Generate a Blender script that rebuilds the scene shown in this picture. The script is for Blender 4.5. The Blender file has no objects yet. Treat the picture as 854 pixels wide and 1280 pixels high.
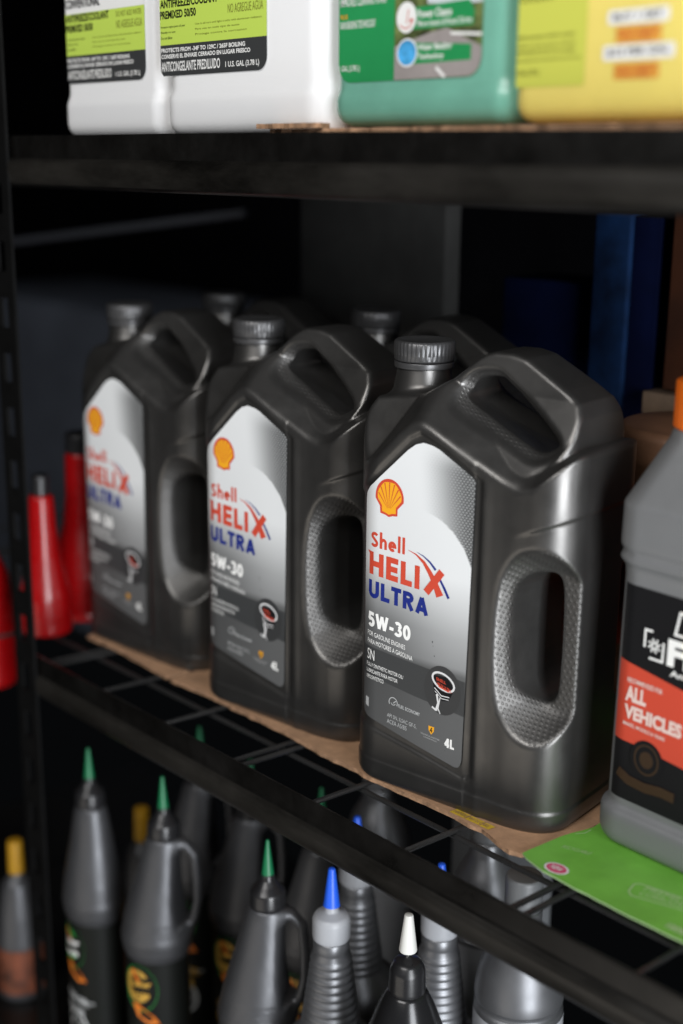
import bpy, bmesh, math, random
import numpy as np
from mathutils import Matrix, Vector
random.seed(7); rng = np.random.default_rng(7)
SC = 0.01                                   # all shapes below are in centimetres
scene = bpy.context.scene
COL = scene.collection

# ------------------------------------------------------------------ camera
cam_d = bpy.data.cameras.new("camera"); cam = bpy.data.objects.new("camera", cam_d); COL.objects.link(cam)
yaw, pitch, roll = [math.radians(v) for v in (47.94, 15.044, -0.551)]
fwd = np.array([-math.sin(yaw)*math.cos(pitch), math.cos(yaw)*math.cos(pitch), -math.sin(pitch)])
rgt = np.array([math.cos(yaw), math.sin(yaw), 0.0]); dwn = np.cross(fwd, rgt)
r2 = math.cos(roll)*rgt + math.sin(roll)*dwn; d2 = -math.sin(roll)*rgt + math.cos(roll)*dwn
M = Matrix(((r2[0], -d2[0], -fwd[0], 0), (r2[1], -d2[1], -fwd[1], 0), (r2[2], -d2[2], -fwd[2], 0.43), (0, 0, 0, 1)))
cam.matrix_world = M
cam_d.sensor_fit = 'HORIZONTAL'; cam_d.sensor_width = 24.0; cam_d.lens = 1645.0/854*24
cam_d.clip_start = 0.02; cam_d.clip_end = 50
cam_d.dof.use_dof = True; cam_d.dof.focus_distance = 0.90; cam_d.dof.aperture_fstop = 2.5
scene.camera = cam

# ------------------------------------------------------------------ world, lamps, exposure
world = bpy.data.worlds.new("World"); scene.world = world; world.use_nodes = True
bg = world.node_tree.nodes["Background"]; bg.inputs[0].default_value = (0.62, 0.70, 0.80, 1); bg.inputs[1].default_value = 0.003

def area(name, loc, target, sx, sy, power, col=(1, 1, 1)):
    l = bpy.data.lights.new(name, 'AREA'); l.shape = 'RECTANGLE'; l.size = sx; l.size_y = sy; l.energy = power; l.color = col
    o = bpy.data.objects.new(name, l); COL.objects.link(o); o.location = loc
    o.rotation_euler = (Vector(target)-Vector(loc)).to_track_quat('-Z', 'Y').to_euler()
    return o
area("key_lamp", (-0.05, -1.25, 1.5), (-0.6, 0.6, 0.3), 1.4, 0.8, 35, (1.0, 0.98, 0.96))
area("door_light", (1.6, -0.22, -0.05), (-0.6, 0.62, 0.1), 0.8, 2.2, 95, (0.93, 0.96, 1.0))
area("floor_bounce", (-0.65, -1.1, -0.95), (-0.65, 0.55, 0.0), 1.6, 0.8, 5, (1.0, 0.92, 0.82))
scene.view_settings.view_transform = 'Standard'; scene.view_settings.look = 'None'
scene.view_settings.exposure = 0.0; scene.view_settings.gamma = 1.0
scene.render.engine = 'CYCLES'
try:
    scene.cycles.use_denoising = True; scene.cycles.denoiser = 'OPENIMAGEDENOISE'
    scene.cycles.max_bounces = 8; scene.cycles.sample_clamp_indirect = 4
except Exception:
    pass

# ------------------------------------------------------------------ helpers
def link(o, parent=None):
    COL.objects.link(o)
    if parent is not None: o.parent = parent
    return o
def tag(o, label=None, cat=None, group=None, kind=None):
    if label: o['label'] = label
    if cat: o['category'] = cat
    if group: o['group'] = group
    if kind: o['kind'] = kind
    return o
def empty(name, loc, rz, label, cat, group=None):
    o = bpy.data.objects.new(name, None); o.empty_display_size = 0.02; COL.objects.link(o)
    o.location = [v*SC for v in loc]; o.rotation_euler = (0, 0, math.radians(rz))
    return tag(o, label, cat, group)
def mesh(name, V, F, mats, parent=None, smooth=True, fm=None, loc=None):
    me = bpy.data.meshes.new(name)
    V = np.asarray(V, float)*SC
    me.from_pydata(V.tolist(), [], F if isinstance(F, list) else F.tolist())
    for m in (mats if isinstance(mats, (list, tuple)) else [mats]): me.materials.append(m)
    if smooth: me.polygons.foreach_set('use_smooth', [True]*len(me.polygons))
    if fm is not None: me.polygons.foreach_set('material_index', fm)
    me.validate(); me.update()
    o = bpy.data.objects.new(name, me); link(o, parent)
    if loc is not None: o.location = [v*SC for v in loc]
    return o
def sharp(o, deg=35):
    try: o.data.set_sharp_from_angle(angle=math.radians(deg))
    except Exception: pass
    return o
def copy_tree(o, parent=None):
    c = o.copy(); link(c)
    if parent is not None: c.parent = parent
    for ch in list(o.children): copy_tree(ch, c)
    return c

def mat(name, col, rough=0.5, metal=0.0, spec=0.5, noise=0.0, nscale=60, bump=0.0, bscale=400, var=0.0, trans=0.0, sss=0.0, coat=0.0, stretch=None):
    m = bpy.data.materials.new(name); m.use_nodes = True; nt = m.node_tree; b = nt.nodes['Principled BSDF']
    b.inputs['Base Color'].default_value = (*col, 1); b.inputs['Roughness'].default_value = rough; b.inputs['Metallic'].default_value = metal
    b.inputs['Specular IOR Level'].default_value = spec; b.inputs['Transmission Weight'].default_value = trans
    b.inputs['Coat Weight'].default_value = coat
    if sss: b.inputs['Subsurface Weight'].default_value = sss; b.inputs['Subsurface Radius'].default_value = (0.02, 0.02, 0.02); b.inputs['Subsurface Scale'].default_value = 0.5
    tc = nt.nodes.new('ShaderNodeTexCoord'); src = tc.outputs['Object']
    if stretch:
        mp = nt.nodes.new('ShaderNodeMapping'); mp.inputs['Scale'].default_value = stretch; nt.links.new(src, mp.inputs[0]); src = mp.outputs[0]
    if noise or var:
        n = nt.nodes.new('ShaderNodeTexNoise'); n.inputs['Scale'].default_value = nscale; n.inputs['Detail'].default_value = 6; n.inputs['Roughness'].default_value = 0.65
        nt.links.new(src, n.inputs['Vector'])
        if noise:
            r = nt.nodes.new('ShaderNodeMapRange'); r.inputs[1].default_value = 0.3; r.inputs[2].default_value = 0.7
            r.inputs[3].default_value = max(0.02, rough-noise); r.inputs[4].default_value = min(1, rough+noise)
            nt.links.new(n.outputs[0], r.inputs[0]); nt.links.new(r.outputs[0], b.inputs['Roughness'])
        if var:
            mx = nt.nodes.new('ShaderNodeMix'); mx.data_type = 'RGBA'
            mx.inputs[6].default_value = (*[c*(1-var) for c in col], 1); mx.inputs[7].default_value = (*[min(1, c*(1+var)) for c in col], 1)
            r2_ = nt.nodes.new('ShaderNodeMapRange'); r2_.inputs[1].default_value = 0.32; r2_.inputs[2].default_value = 0.68
            nt.links.new(n.outputs[0], r2_.inputs[0]); nt.links.new(r2_.outputs[0], mx.inputs[0]); nt.links.new(mx.outputs[2], b.inputs['Base Color'])
    if bump:
        n2 = nt.nodes.new('ShaderNodeTexNoise'); n2.inputs['Scale'].default_value = bscale; n2.inputs['Detail'].default_value = 4
        nt.links.new(src, n2.inputs['Vector'])
        bp = nt.nodes.new('ShaderNodeBump'); bp.inputs['Strength'].default_value = bump; bp.inputs['Distance'].default_value = 0.001
        nt.links.new(n2.outputs[0], bp.inputs['Height']); nt.links.new(bp.outputs[0], b.inputs['Normal'])
    return m

# ---- rounded distance fields turned into meshes (surface nets)
def smax(a, b, k):
    h = np.clip(0.5-0.5*(b-a)/k, 0, 1); return b*(1-h)+a*h+k*h*(1-h)
def smin(a, b, k): return -smax(-a, -b, k)
def sstep(x, a, b):
    t = np.clip((x-a)/(b-a), 0, 1); return t*t*(3-2*t)
def rrect(x, y, x0, x1, y0, y1, rl, rr=None):
    rr = rl if rr is None else rr
    cx, cy = (x0+x1)/2, (y0+y1)/2
    r = np.where(x < cx, rl, rr)
    qx = np.abs(x-cx)-(x1-x0)/2+r; qy = np.abs(y-cy)-(y1-y0)/2+r
    return np.minimum(np.maximum(qx, qy), 0)+np.sqrt(np.maximum(qx, 0)**2+np.maximum(qy, 0)**2)-r
def poly2(x, y, P):
    P = np.asarray(P, float); n = len(P)
    x, y = np.broadcast_arrays(x, y)
    d = np.full(x.shape, 1e9); s = np.ones(x.shape)
    for i in range(n):
        a = P[i]; b = P[i-1]; e = b-a; wx = x-a[0]; wy = y-a[1]
        t = np.clip((wx*e[0]+wy*e[1])/(e@e), 0, 1)
        d = np.minimum(d, (wx-e[0]*t)**2+(wy-e[1]*t)**2)
        c1 = y >= a[1]; c2 = y < b[1]; c3 = e[0]*wy > e[1]*wx
        s = np.where((c1 & c2 & c3) | (~c1 & ~c2 & ~c3), -s, s)
    return s*np.sqrt(d)
def nets(f, lo, hi, h, newton=2):
    ax = [np.arange(lo[i], hi[i]+h, h) for i in range(3)]
    X = ax[0][:, None, None]; Y = ax[1][None, :, None]; Z = ax[2][None, None, :]
    g = np.broadcast_to(f(X, Y, Z), tuple(len(a) for a in ax)).astype(np.float32)
    ins = g < 0
    sh = tuple(s-1 for s in g.shape)
    cnt = np.zeros(sh, np.int8)
    offs = [(i, j, k) for i in (0, 1) for j in (0, 1) for k in (0, 1)]
    sl = lambda o: tuple(slice(o[a], o[a]+sh[a]) for a in range(3))
    for o in offs: cnt += ins[sl(o)]
    ci = np.argwhere((cnt > 0) & (cnt < 8))
    idm = -np.ones(sh, np.int64); idm[tuple(ci.T)] = np.arange(len(ci))
    cv = {o: g[ci[:, 0]+o[0], ci[:, 1]+o[1], ci[:, 2]+o[2]] for o in offs}
    acc = np.zeros((len(ci), 3)); num = np.zeros(len(ci))
    for a in offs:
        for axis in range(3):
            if a[axis]: continue
            b = list(a); b[axis] = 1; b = tuple(b)
            va, vb = cv[a], cv[b]; m = (va < 0) != (vb < 0)
            t = np.where(m, va/np.where(va-vb == 0, 1, va-vb), 0)
            p = np.array(a, float)[None, :].repeat(len(ci), 0); p[:, axis] += t
            acc += p*m[:, None]; num += m
    V = (ci+acc/num[:, None])*h+np.array(lo)
    F = []
    for axis in range(3):
        u, v = (axis+1) % 3, (axis+2) % 3
        s0 = [slice(None)]*3; s1 = [slice(None)]*3; s0[axis] = slice(0, -1); s1[axis] = slice(1, None)
        A = ins[tuple(s0)]; B = ins[tuple(s1)]
        e = np.argwhere(A != B)
        ok = np.ones(len(e), bool)
        for q in (u, v): ok &= (e[:, q] > 0) & (e[:, q] < sh[q])
        e = e[ok]
        def cid(du, dv):
            w = e.copy(); w[:, u] -= du; w[:, v] -= dv; return idm[tuple(w.T)]
        q = np.stack([cid(1, 1), cid(0, 1), cid(0, 0), cid(1, 0)], 1)
        fl = ~A[tuple(e.T)]
        q[fl] = q[fl][:, ::-1]
        F.append(q)
    F = np.concatenate(F); F = F[(F >= 0).all(1)]
    ev = lambda P: np.asarray(f(P[:, 0], P[:, 1], P[:, 2]))
    for _ in range(newton):
        d = ev(V); e = h*0.35
        G = np.stack([(ev(V+np.eye(3)[i]*e)-ev(V-np.eye(3)[i]*e))/(2*e) for i in range(3)], 1)
        g2 = (G**2).sum(1)
        V = V-np.clip(d/np.maximum(g2, 0.2), -h*0.6, h*0.6)[:, None]*G
    return V, F

# ---- simple shapes
class MB:
    def __init__(s): s.V = []; s.F = []
    def add(s, V, F):
        n = len(s.V); s.V += [tuple(v) for v in V]; s.F += [tuple(i+n for i in f) for f in F]; return s
    def box(s, x0, x1, y0, y1, z0, z1):
        return s.add([(x0,y0,z0),(x1,y0,z0),(x1,y1,z0),(x0,y1,z0),(x0,y0,z1),(x1,y0,z1),(x1,y1,z1),(x0,y1,z1)],
                     [(0,3,2,1),(4,5,6,7),(0,1,5,4),(1,2,6,5),(2,3,7,6),(3,0,4,7)])
    def tube(s, pts, r, n=10, cap=True, sy=1.0):
        pts = [Vector(p) for p in pts]; rs = r if isinstance(r, (list, tuple)) else [r]*len(pts)
        V = []; up = None
        for i, p in enumerate(pts):
            t = (pts[min(i+1, len(pts)-1)]-pts[max(i-1, 0)]).normalized()
            if up is None: up = t.orthogonal().normalized() if sy == 1.0 else (Vector((0, 1, 0))-t*t.y).normalized()
            else: up = (up-t*up.dot(t)).normalized()
            b = t.cross(up)
            for k in range(n):
                a = 2*math.pi*k/n; V.append(p+up*math.cos(a)*rs[i]*sy+b*math.sin(a)*rs[i])
        F = [(i*n+k, i*n+(k+1) % n, (i+1)*n+(k+1) % n, (i+1)*n+k) for i in range(len(pts)-1) for k in range(n)]
        if cap: F += [tuple(range(n-1, -1, -1)), tuple((len(pts)-1)*n+k for k in range(n))]
        return s.add(V, F)
    def lathe(s, prof, n=40, cx=0, cy=0, rib=None, sy=1.0, caps=True):
        V = []
        for j, (r, z) in enumerate(prof):
            for k in range(n):
                a = 2*math.pi*k/n; rr = r*(rib(j, k) if rib else 1)
                V.append((cx+rr*math.cos(a), cy+rr*math.sin(a)*sy, z))
        F = [(i*n+k, i*n+(k+1) % n, (i+1)*n+(k+1) % n, (i+1)*n+k) for i in range(len(prof)-1) for k in range(n)]
        if caps: F += [tuple(range(n-1, -1, -1)), tuple((len(prof)-1)*n+k for k in range(n))]
        return s.add(V, F)
    def build(s, name, m, parent=None, smooth=True, loc=None, deg=40):
        o = mesh(name, s.V, s.F, m, parent, smooth, loc=loc)
        return sharp(o, deg) if smooth else o
def rbox(name, x0, x1, y0, y1, z0, z1, r, m, parent=None):
    bm = bmesh.new(); bmesh.ops.create_cube(bm, size=1)
    for v in bm.verts: v.co = ((x0+x1)/2+v.co.x*(x1-x0), (y0+y1)/2+v.co.y*(y1-y0), (z0+z1)/2+v.co.z*(z1-z0))
    bmesh.ops.bevel(bm, geom=list(bm.edges), offset=r, segments=3, affect='EDGES', profile=0.5)
    V = [v.co[:] for v in bm.verts]; bm.verts.index_update(); F = [[v.index for v in f.verts] for f in bm.faces]; bm.free()
    return sharp(mesh(name, V, F, m, parent), 50)
def rprofile(pts, rad=0.12, n=4):
    """round the corners of a lathe profile a little"""
    out = [pts[0]]
    for i in range(1, len(pts)-1):
        p = np.array(pts[i], float); a = np.array(pts[i-1], float)-p; b = np.array(pts[i+1], float)-p
        la, lb = np.linalg.norm(a), np.linalg.norm(b); d = min(rad, la*0.45, lb*0.45)
        A = p+a/la*d; B = p+b/lb*d
        for t in np.linspace(0, 1, n): out.append(tuple((1-t)**2*A+2*t*(1-t)*p+t*t*B))
    out.append(pts[-1]); return out

# ---- flat print: lettering and marks, as thin sheets laid on a surface
def tess(polys):
    from mathutils.geometry import tessellate_polygon
    loops = [[Vector((p[0], p[1], 0)) for p in P] for P in polys]
    T = tessellate_polygon(loops); V = [(v.x, v.y) for L in loops for v in L]
    out = []
    for t in T:
        a, b, c = [V[i] for i in t]
        if (b[0]-a[0])*(c[1]-a[1])-(b[1]-a[1])*(c[0]-a[0]) < 0: t = t[::-1]
        out.append(tuple(t))
    return V, out
_tc = {}
def text2d(s, bold=0.0):
    if (s, bold) in _tc: return _tc[(s, bold)]
    c = bpy.data.curves.new('lettering', 'FONT'); c.body = s; c.resolution_u = 3; c.offset = bold
    o = bpy.data.objects.new('lettering', c); COL.objects.link(o)
    bpy.context.view_layer.update()
    me = o.evaluated_get(bpy.context.evaluated_depsgraph_get()).to_mesh()
    V = np.array([v.co[:2] for v in me.vertices]) if len(me.vertices) else np.zeros((1, 2)); F = [tuple(p.vertices) for p in me.polygons]
    bpy.data.objects.remove(o); bpy.data.curves.remove(c)
    lo, hi = V.min(0), V.max(0); V = (V-lo)/np.maximum(hi-lo, 1e-6)
    _tc[(s, bold)] = (V, F); return V, F
class Print:
    """collects flat polygons in (u, z); laid on a surface by a function (u, z, lift) -> xyz"""
    def __init__(s): s.V = []; s.L = []; s.F = []; s.k = 0
    def add(s, V, F, lift=0.0):
        n = len(s.V); s.V += [tuple(v) for v in V]; s.L += [0.012+lift+s.k*0.0006]*len(V); s.F += [tuple(i+n for i in f) for f in F]; s.k += 1; return s
    def poly(s, *P, lift=0.0): V, F = tess(P); return s.add(V, F, lift)
    def text(s, t, u0, z0, u1, z1, du=0.0, bold=0.0, lift=0.0):
        """box from (u0,z0) lower left to (u1,z1); du = drop of the baseline over its width"""
        V, F = text2d(t, bold)
        return s.add([(u0+(u1-u0)*a, z0+(z1-z0)*b-du*a) for a, b in V], F, lift)
    def strip(s, pts, w, lift=0.0, closed=False):
        P = np.array(pts, float); n = len(P); Wd = np.broadcast_to(np.asarray(w, float), (n,))
        if not closed:
            Q = [P[0]]; U = [Wd[0]]
            for i in range(1, n):
                k = max(1, int(np.linalg.norm(P[i]-P[i-1])/0.22))
                for t in range(1, k+1): Q.append(P[i-1]+(P[i]-P[i-1])*t/k); U.append(Wd[i-1]+(Wd[i]-Wd[i-1])*t/k)
            P = np.array(Q); Wd = np.array(U); n = len(P)
        V = []
        for i in range(n):
            a = P[i-1] if (i > 0 or closed) else P[i]; b = P[(i+1) % n] if (i < n-1 or closed) else P[i]
            t1 = P[i]-a; t2 = b-P[i]
            t1 = t1/np.linalg.norm(t1) if np.linalg.norm(t1) > 1e-9 else None; t2 = t2/np.linalg.norm(t2) if np.linalg.norm(t2) > 1e-9 else None
            if t1 is None: t1 = t2
            if t2 is None: t2 = t1
            m = t1+t2; m = m/np.linalg.norm(m); nn = np.array([-m[1], m[0]]); k = 1/max(0.45, abs(m@t1))
            V += [P[i]+nn*Wd[i]/2*k, P[i]-nn*Wd[i]/2*k]
        F = [(2*i+1, 2*((i+1) % n)+1, 2*((i+1) % n), 2*i) for i in range(n if closed else n-1)]
        return s.add(V, F, lift)
    def glyphs(s, t, u0, z0, h, wt, sx=1.0, gap=0.16, rise=0.0, lift=0.0):
        """heavy geometric capitals drawn as strokes; rise = slope of the baseline"""
        x = 0.0
        for ch in t:
            if ch == ' ': x += 0.35; continue
            adv, strokes = GLYPH[ch]
            for st in strokes:
                cl = st[0] == 'o'; pts = st[1:] if cl else st
                w = wt/h
                P = [(u0+(x+a*1.0)*h*sx, z0+b*h+(x+a)*h*sx*rise) for a, b in pts]
                s.strip(P, wt, lift, cl)
            x += adv+gap
        return x*h*sx
    def build(s, name, m, parent, surf):
        V = [surf(v[0], v[1], l) for v, l in zip(s.V, s.L)]
        return mesh(name, V, s.F, m, parent, smooth=False)
def arc(cx, cy, rx, ry, a0, a1, n=14): return [(cx+rx*math.cos(math.radians(a0+(a1-a0)*i/(n-1))), cy+ry*math.sin(math.radians(a0+(a1-a0)*i/(n-1)))) for i in range(n)]
q = 0.115   # half stroke in glyph units
GLYPH = {
 'H': (.74, [[(q,0),(q,1)], [(.74-q,0),(.74-q,1)], [(q,.5),(.74-q,.5)]]),
 'E': (.58, [[(q,0),(q,1)], [(q,1-q),(.58,1-q)], [(q,.5),(.55,.5)], [(q,q),(.58,q)]]),
 'L': (.54, [[(q,1),(q,q),(.54,q)]]),
 'I': (.23, [[(q,0),(q,1)]]),
 'U': (.70, [[(q,1),(q,.35)]+arc(.35,.35,.35-q,.35-q,180,360)+[(.70-q,.35),(.70-q,1)]]),
 'T': (.60, [[(0,1-q),(.60,1-q)], [(.30,0),(.30,1-q)]]),
 'R': (.64, [[(q,0),(q,1)], [(q,1-q),(.34,1-q)]+arc(.34,.705,.19,.18,90,-90,9)+[(q,.525)], [(.30,.50),(.56,0)]]),
 'A': (.78, [[(.12,0),(.39,.93)], [(.39,.93),(.66,0)], [(.2,.27),(.58,.27)]]),
 'W': (1.05, [[(.1,1),(.31,.06)], [(.31,.06),(.525,.92)], [(.525,.92),(.74,.06)], [(.74,.06),(.95,1)]]),
 '-': (.34, [[(0,.38),(.34,.38)]]),
 '0': (.62, [['o']+arc(.31,.5,.31-q,.5-q,0,345,24)]),
 '3': (.56, [arc(.25,.73,.20,.155,150,-80,10), arc(.25,.30,.23,.19,85,-150,12)]),
 '5': (.58, [[(.52,1-q),(.16,1-q),(.12,.56)]+arc(.28,.34,.21,.225,125,-145,14)]),
 '4': (.62, [[(.44,0),(.44,1)], [(.44,.93),(.07,.30)], [(.03,.29),(.62,.29)]]),
 'S': (.56, [arc(.29,.735,.19,.155,20,215,12)+arc(.27,.28,.20,.17,48,-160,13)]),
 'h': (.53, [[(q*.85,0),(q*.85,1.06)], [(q*.85,.40)]+arc(.285,.42,.155,.165,160,0,9)+[(.44,.36),(.44,0)]]),
 'e': (.58, [[(.09,.32),(.49,.32)]+arc(.29,.31,.20,.235,4,308,18)]),
 'l': (.21, [[(q*.85,0),(q*.85,1.06)]]),
}

# ------------------------------------------------------------------ materials
m_beam = mat("black_painted_steel", (0.004, 0.0037, 0.0033), 0.34, spec=0.5, noise=0.10, nscale=22, bump=0.06, bscale=120, var=0.35)
m_band = mat("painted_sheen_steel", (0.012, 0.011, 0.0095), 0.34, noise=0.12, nscale=14, var=0.85, stretch=(0.35, 1, 1))  # floor light reflected on the beam's lower band, put into the colour as lighter mottling
m_post = mat("black_post", (0.003, 0.003, 0.003), 0.6, spec=0.12, var=0.3, nscale=40)
m_wire = mat("black_wire", (0.022, 0.022, 0.022), 0.32, noise=0.1, nscale=90)
m_dark = mat("dark_wall", (0.002, 0.002, 0.0025), 0.95, spec=0.0, var=0.3, nscale=6)
m_bluegrey = mat("blue_grey_panel", (0.05, 0.058, 0.075), 0.8, spec=0.1, var=0.25, nscale=5)
m_grey = mat("grey_panel", (0.06, 0.06, 0.058), 0.8, spec=0.1, var=0.3, nscale=9)
m_kraft = mat("brown_cardboard", (0.46, 0.27, 0.155), 0.85, var=0.22, nscale=45, bump=0.3, bscale=300)
m_kraftedge = mat("cardboard_edge", (0.36, 0.21, 0.12), 0.9, var=0.5, nscale=160)
m_greencard = mat("green_card", (0.17, 0.47, 0.06), 0.5, var=0.12, nscale=30, noise=0.1)
m_yellowprint = mat("yellow_print", (0.62, 0.42, 0.03), 0.6, var=0.2, nscale=120)
m_pink = mat("pink_print", (0.62, 0.06, 0.16), 0.5)
m_paleprint = mat("pale_green_print", (0.42, 0.62, 0.30), 0.5)
m_whiteprint = mat("white_print", (0.80, 0.80, 0.78), 0.5)
m_greyprint = mat("grey_print", (0.42, 0.43, 0.43), 0.5)
m_redprint = mat("red_print", (0.54, 0.06, 0.03), 0.45)
m_blueprint = mat("blue_print", (0.008, 0.02, 0.18), 0.45)
m_yelprint = mat("amber_print", (0.78, 0.36, 0.015), 0.45)
m_blackprint = mat("black_print", (0.008, 0.008, 0.009), 0.5, spec=0.2)
m_bandprint = mat("charcoal_print", (0.040, 0.042, 0.043), 0.4)
m_discprint = mat("disc_print", (0.034, 0.035, 0.036), 0.4)
m_chrome = mat("silver_print", (0.62, 0.62, 0.62), 0.35)
m_cap = mat("grey_cap_plastic", (0.09, 0.09, 0.092), 0.36, metal=0.55, noise=0.08, nscale=200)

def grip_plastic():
    m = mat("graphite_plastic", (0.122, 0.119, 0.115), 0.37, metal=0.85, noise=0.07, nscale=28, bump=0.0)
    nt = m.node_tree; N = nt.nodes; L = nt.links; b = N['Principled BSDF']
    tc = N.new('ShaderNodeTexCoord'); sp = N.new('ShaderNodeSeparateXYZ'); L.new(tc.outputs['Object'], sp.inputs[0])
    def math_(op, a, b_=None):
        n = N.new('ShaderNodeMath'); n.operation = op
        for i, v in enumerate((a, b_)):
            if v is None: continue
            if isinstance(v, (int, float)): n.inputs[i].default_value = v
            else: L.new(v, n.inputs[i])
        return n.outputs[0]
    a = math_('MULTIPLY', math_('ADD', sp.outputs[2], math_('MULTIPLY', sp.outputs[1], 0.6)), 100/0.37)
    uw = math_('ADD', math_('MULTIPLY', sp.outputs[0], 0.8), math_('MULTIPLY', sp.outputs[1], 0.9))
    c = math_('MULTIPLY', uw, 100/0.34)
    row = math_('FLOOR', a); c = math_('ADD', c, math_('MULTIPLY', row, 0.5))
    fa = math_('SUBTRACT', math_('FRACT', a), 0.5); fc = math_('SUBTRACT', math_('FRACT', c), 0.5)
    d = math_('SQRT', math_('ADD', math_('MULTIPLY', fa, fa), math_('MULTIPLY', fc, fc)))
    mr = N.new('ShaderNodeMapRange'); mr.interpolation_type = 'SMOOTHSTEP'; L.new(d, mr.inputs[0])
    mr.inputs[1].default_value = 0.36; mr.inputs[2].default_value = 0.14; mr.inputs[3].default_value = 0; mr.inputs[4].default_value = 1
    at = N.new('ShaderNodeAttribute'); at.attribute_name = 'grip'
    h = math_('MULTIPLY', mr.outputs[0], at.outputs['Fac'])
    n2 = N.new('ShaderNodeTexNoise'); n2.inputs['Scale'].default_value = 900; n2.inputs['Detail'].default_value = 3; L.new(tc.outputs['Object'], n2.inputs['Vector'])
    n3 = N.new('ShaderNodeTexNoise'); n3.inputs['Scale'].default_value = 22; n3.inputs['Detail'].default_value = 2; L.new(tc.outputs['Object'], n3.inputs['Vector'])
    h = math_('ADD', math_('ADD', math_('MULTIPLY', h, 1.0), math_('MULTIPLY', n2.outputs[0], 0.06)), math_('MULTIPLY', n3.outputs[0], 0.9))
    rl = b.inputs['Roughness'].links[0].from_socket; L.new(math_('ADD', rl, math_('MULTIPLY', at.outputs['Fac'], 0.14)), b.inputs['Roughness'])
    bp = N.new('ShaderNodeBump'); bp.inputs['Strength'].default_value = 0.5; bp.inputs['Distance'].default_value = 0.0006
    L.new(h, bp.inputs['Height']); L.new(bp.outputs[0], b.inputs['Normal'])
    return m
m_jug = grip_plastic()

def label_material():
    m = bpy.data.materials.new("label_print"); m.use_nodes = True; nt = m.node_tree; N = nt.nodes; L = nt.links; b = N['Principled BSDF']
    b.inputs['Roughness'].default_value = 0.42; b.inputs['Specular IOR Level'].default_value = 0.35
    at = N.new('ShaderNodeAttribute'); at.attribute_name = 'print'
    dt = N.new('ShaderNodeAttribute'); dt.attribute_name = 'dots'
    tc = N.new('ShaderNodeTexCoord'); sp = N.new('ShaderNodeSeparateXYZ'); L.new(tc.outputs['Object'], sp.inputs[0])
    def math_(op, a, b_=None):
        n = N.new('ShaderNodeMath'); n.operation = op
        for i, v in enumerate((a, b_)):
            if v is None: continue
            if isinstance(v, (int, float)): n.inputs[i].default_value = v
            else: L.new(v, n.inputs[i])
        return n.outputs[0]
    a = math_('MULTIPLY', sp.outputs[2], 100/0.17); c = math_('MULTIPLY', sp.outputs[0], 100/0.27)
    c = math_('ADD', c, math_('MULTIPLY', math_('FLOOR', a), 0.5))
    fa = math_('SUBTRACT', math_('FRACT', a), 0.5); fc = math_('SUBTRACT', math_('FRACT', c), 0.5)
    d = math_('SQRT', math_('ADD', math_('MULTIPLY', fa, fa), math_('MULTIPLY', fc, fc)))
    mr = N.new('ShaderNodeMapRange'); L.new(d, mr.inputs[0])
    mr.inputs[1].default_value = 0.40; mr.inputs[2].default_value = 0.22; mr.inputs[3].default_value = 0; mr.inputs[4].default_value = 1
    mx = N.new('ShaderNodeMix'); mx.data_type = 'RGBA'; L.new(math_('MULTIPLY', mr.outputs[0], dt.outputs['Fac']), mx.inputs[0])
    L.new(at.outputs['Color'], mx.inputs[6]); mx.inputs[7].default_value = (0.36, 0.37, 0.37, 1)
    L.new(mx.outputs[2], b.inputs['Base Color'])
    return m
m_label = label_material()

# ------------------------------------------------------------------ the motor oil jug
JD = 10.6
ZR = np.array([(-4, 19.6), (-1.6, 21.6), (1.0, 23.7), (3.0, 25.7), (3.9, 26.35), (4.7, 26.5), (5.6, 26.15), (7.2, 25.35), (9.5, 24.3), (11.2, 23.55), (12.3, 23.35), (13.3, 23.6), (14.6, 24.6), (15.6, 25.6), (17.5, 27.2)])
_uu = np.linspace(-4, 17.5, 400); _zz = np.interp(_uu, ZR[:, 0], ZR[:, 1])
_ker = np.hanning(25); _ker /= _ker.sum(); _zz = np.convolve(np.pad(_zz, 12, mode='edge'), _ker, mode='valid')
def zr(u): return np.interp(u, _uu, _zz)
TOP = [(-4, -3), (19, -3), (19, 24.6), (16.3, 25.4), (15.35, 25.9), (15.1, 26.6), (14.95, 27.6), (14.5, 28.5), (13.4, 29.2), (10.4, 30.85), (9.2, 31.2), (8.0, 31.15), (6.9, 30.6), (5.2, 29.2), (4.2, 28.5), (3.2, 27.9), (-0.7, 27.3), (-1.35, 26.2), (-1.6, 24.0), (-4, 22)]
def chaikin(P, n=2):
    P = np.array(P, float)
    for _ in range(n):
        Q = np.roll(P, -1, 0); P = np.stack([0.75*P+0.25*Q, 0.25*P+0.75*Q], 1).reshape(-1, 2)
    return P
HOLE = chaikin([(5.35, 28.1), (6.2, 29.75), (8.4, 30.15), (9.35, 29.55), (13.3, 27.05), (14.15, 26.2), (14.1, 25.5), (13.2, 24.9), (12.3, 24.75), (11.2, 25.1), (6.2, 27.1)])
GRIP = chaikin([(10.7, 9.0), (10.7, 16.4), (11.9, 19.0), (14.0, 19.9), (15.4, 19.4), (15.6, 17.8), (15.6, 8.6), (15.2, 6.9), (13.9, 6.3), (12.2, 6.9)])
GRIN = chaikin([(11.5, 10.4), (11.5, 16.2), (12.4, 17.7), (13.6, 18.0), (14.3, 17.5), (14.5, 16), (14.5, 10), (14.2, 8.8), (13.4, 8.4), (12.2, 9.0)])
GEXT = chaikin([(10.7, 9.0), (10.7, 16.4), (11.9, 19.0), (13.8, 19.9), (15.4, 19.9), (17.0, 19.1), (19.5, 18.6), (19.5, 7.2), (17.0, 6.8), (15.4, 6.2), (13.9, 6.2), (12.2, 6.9)])
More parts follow.
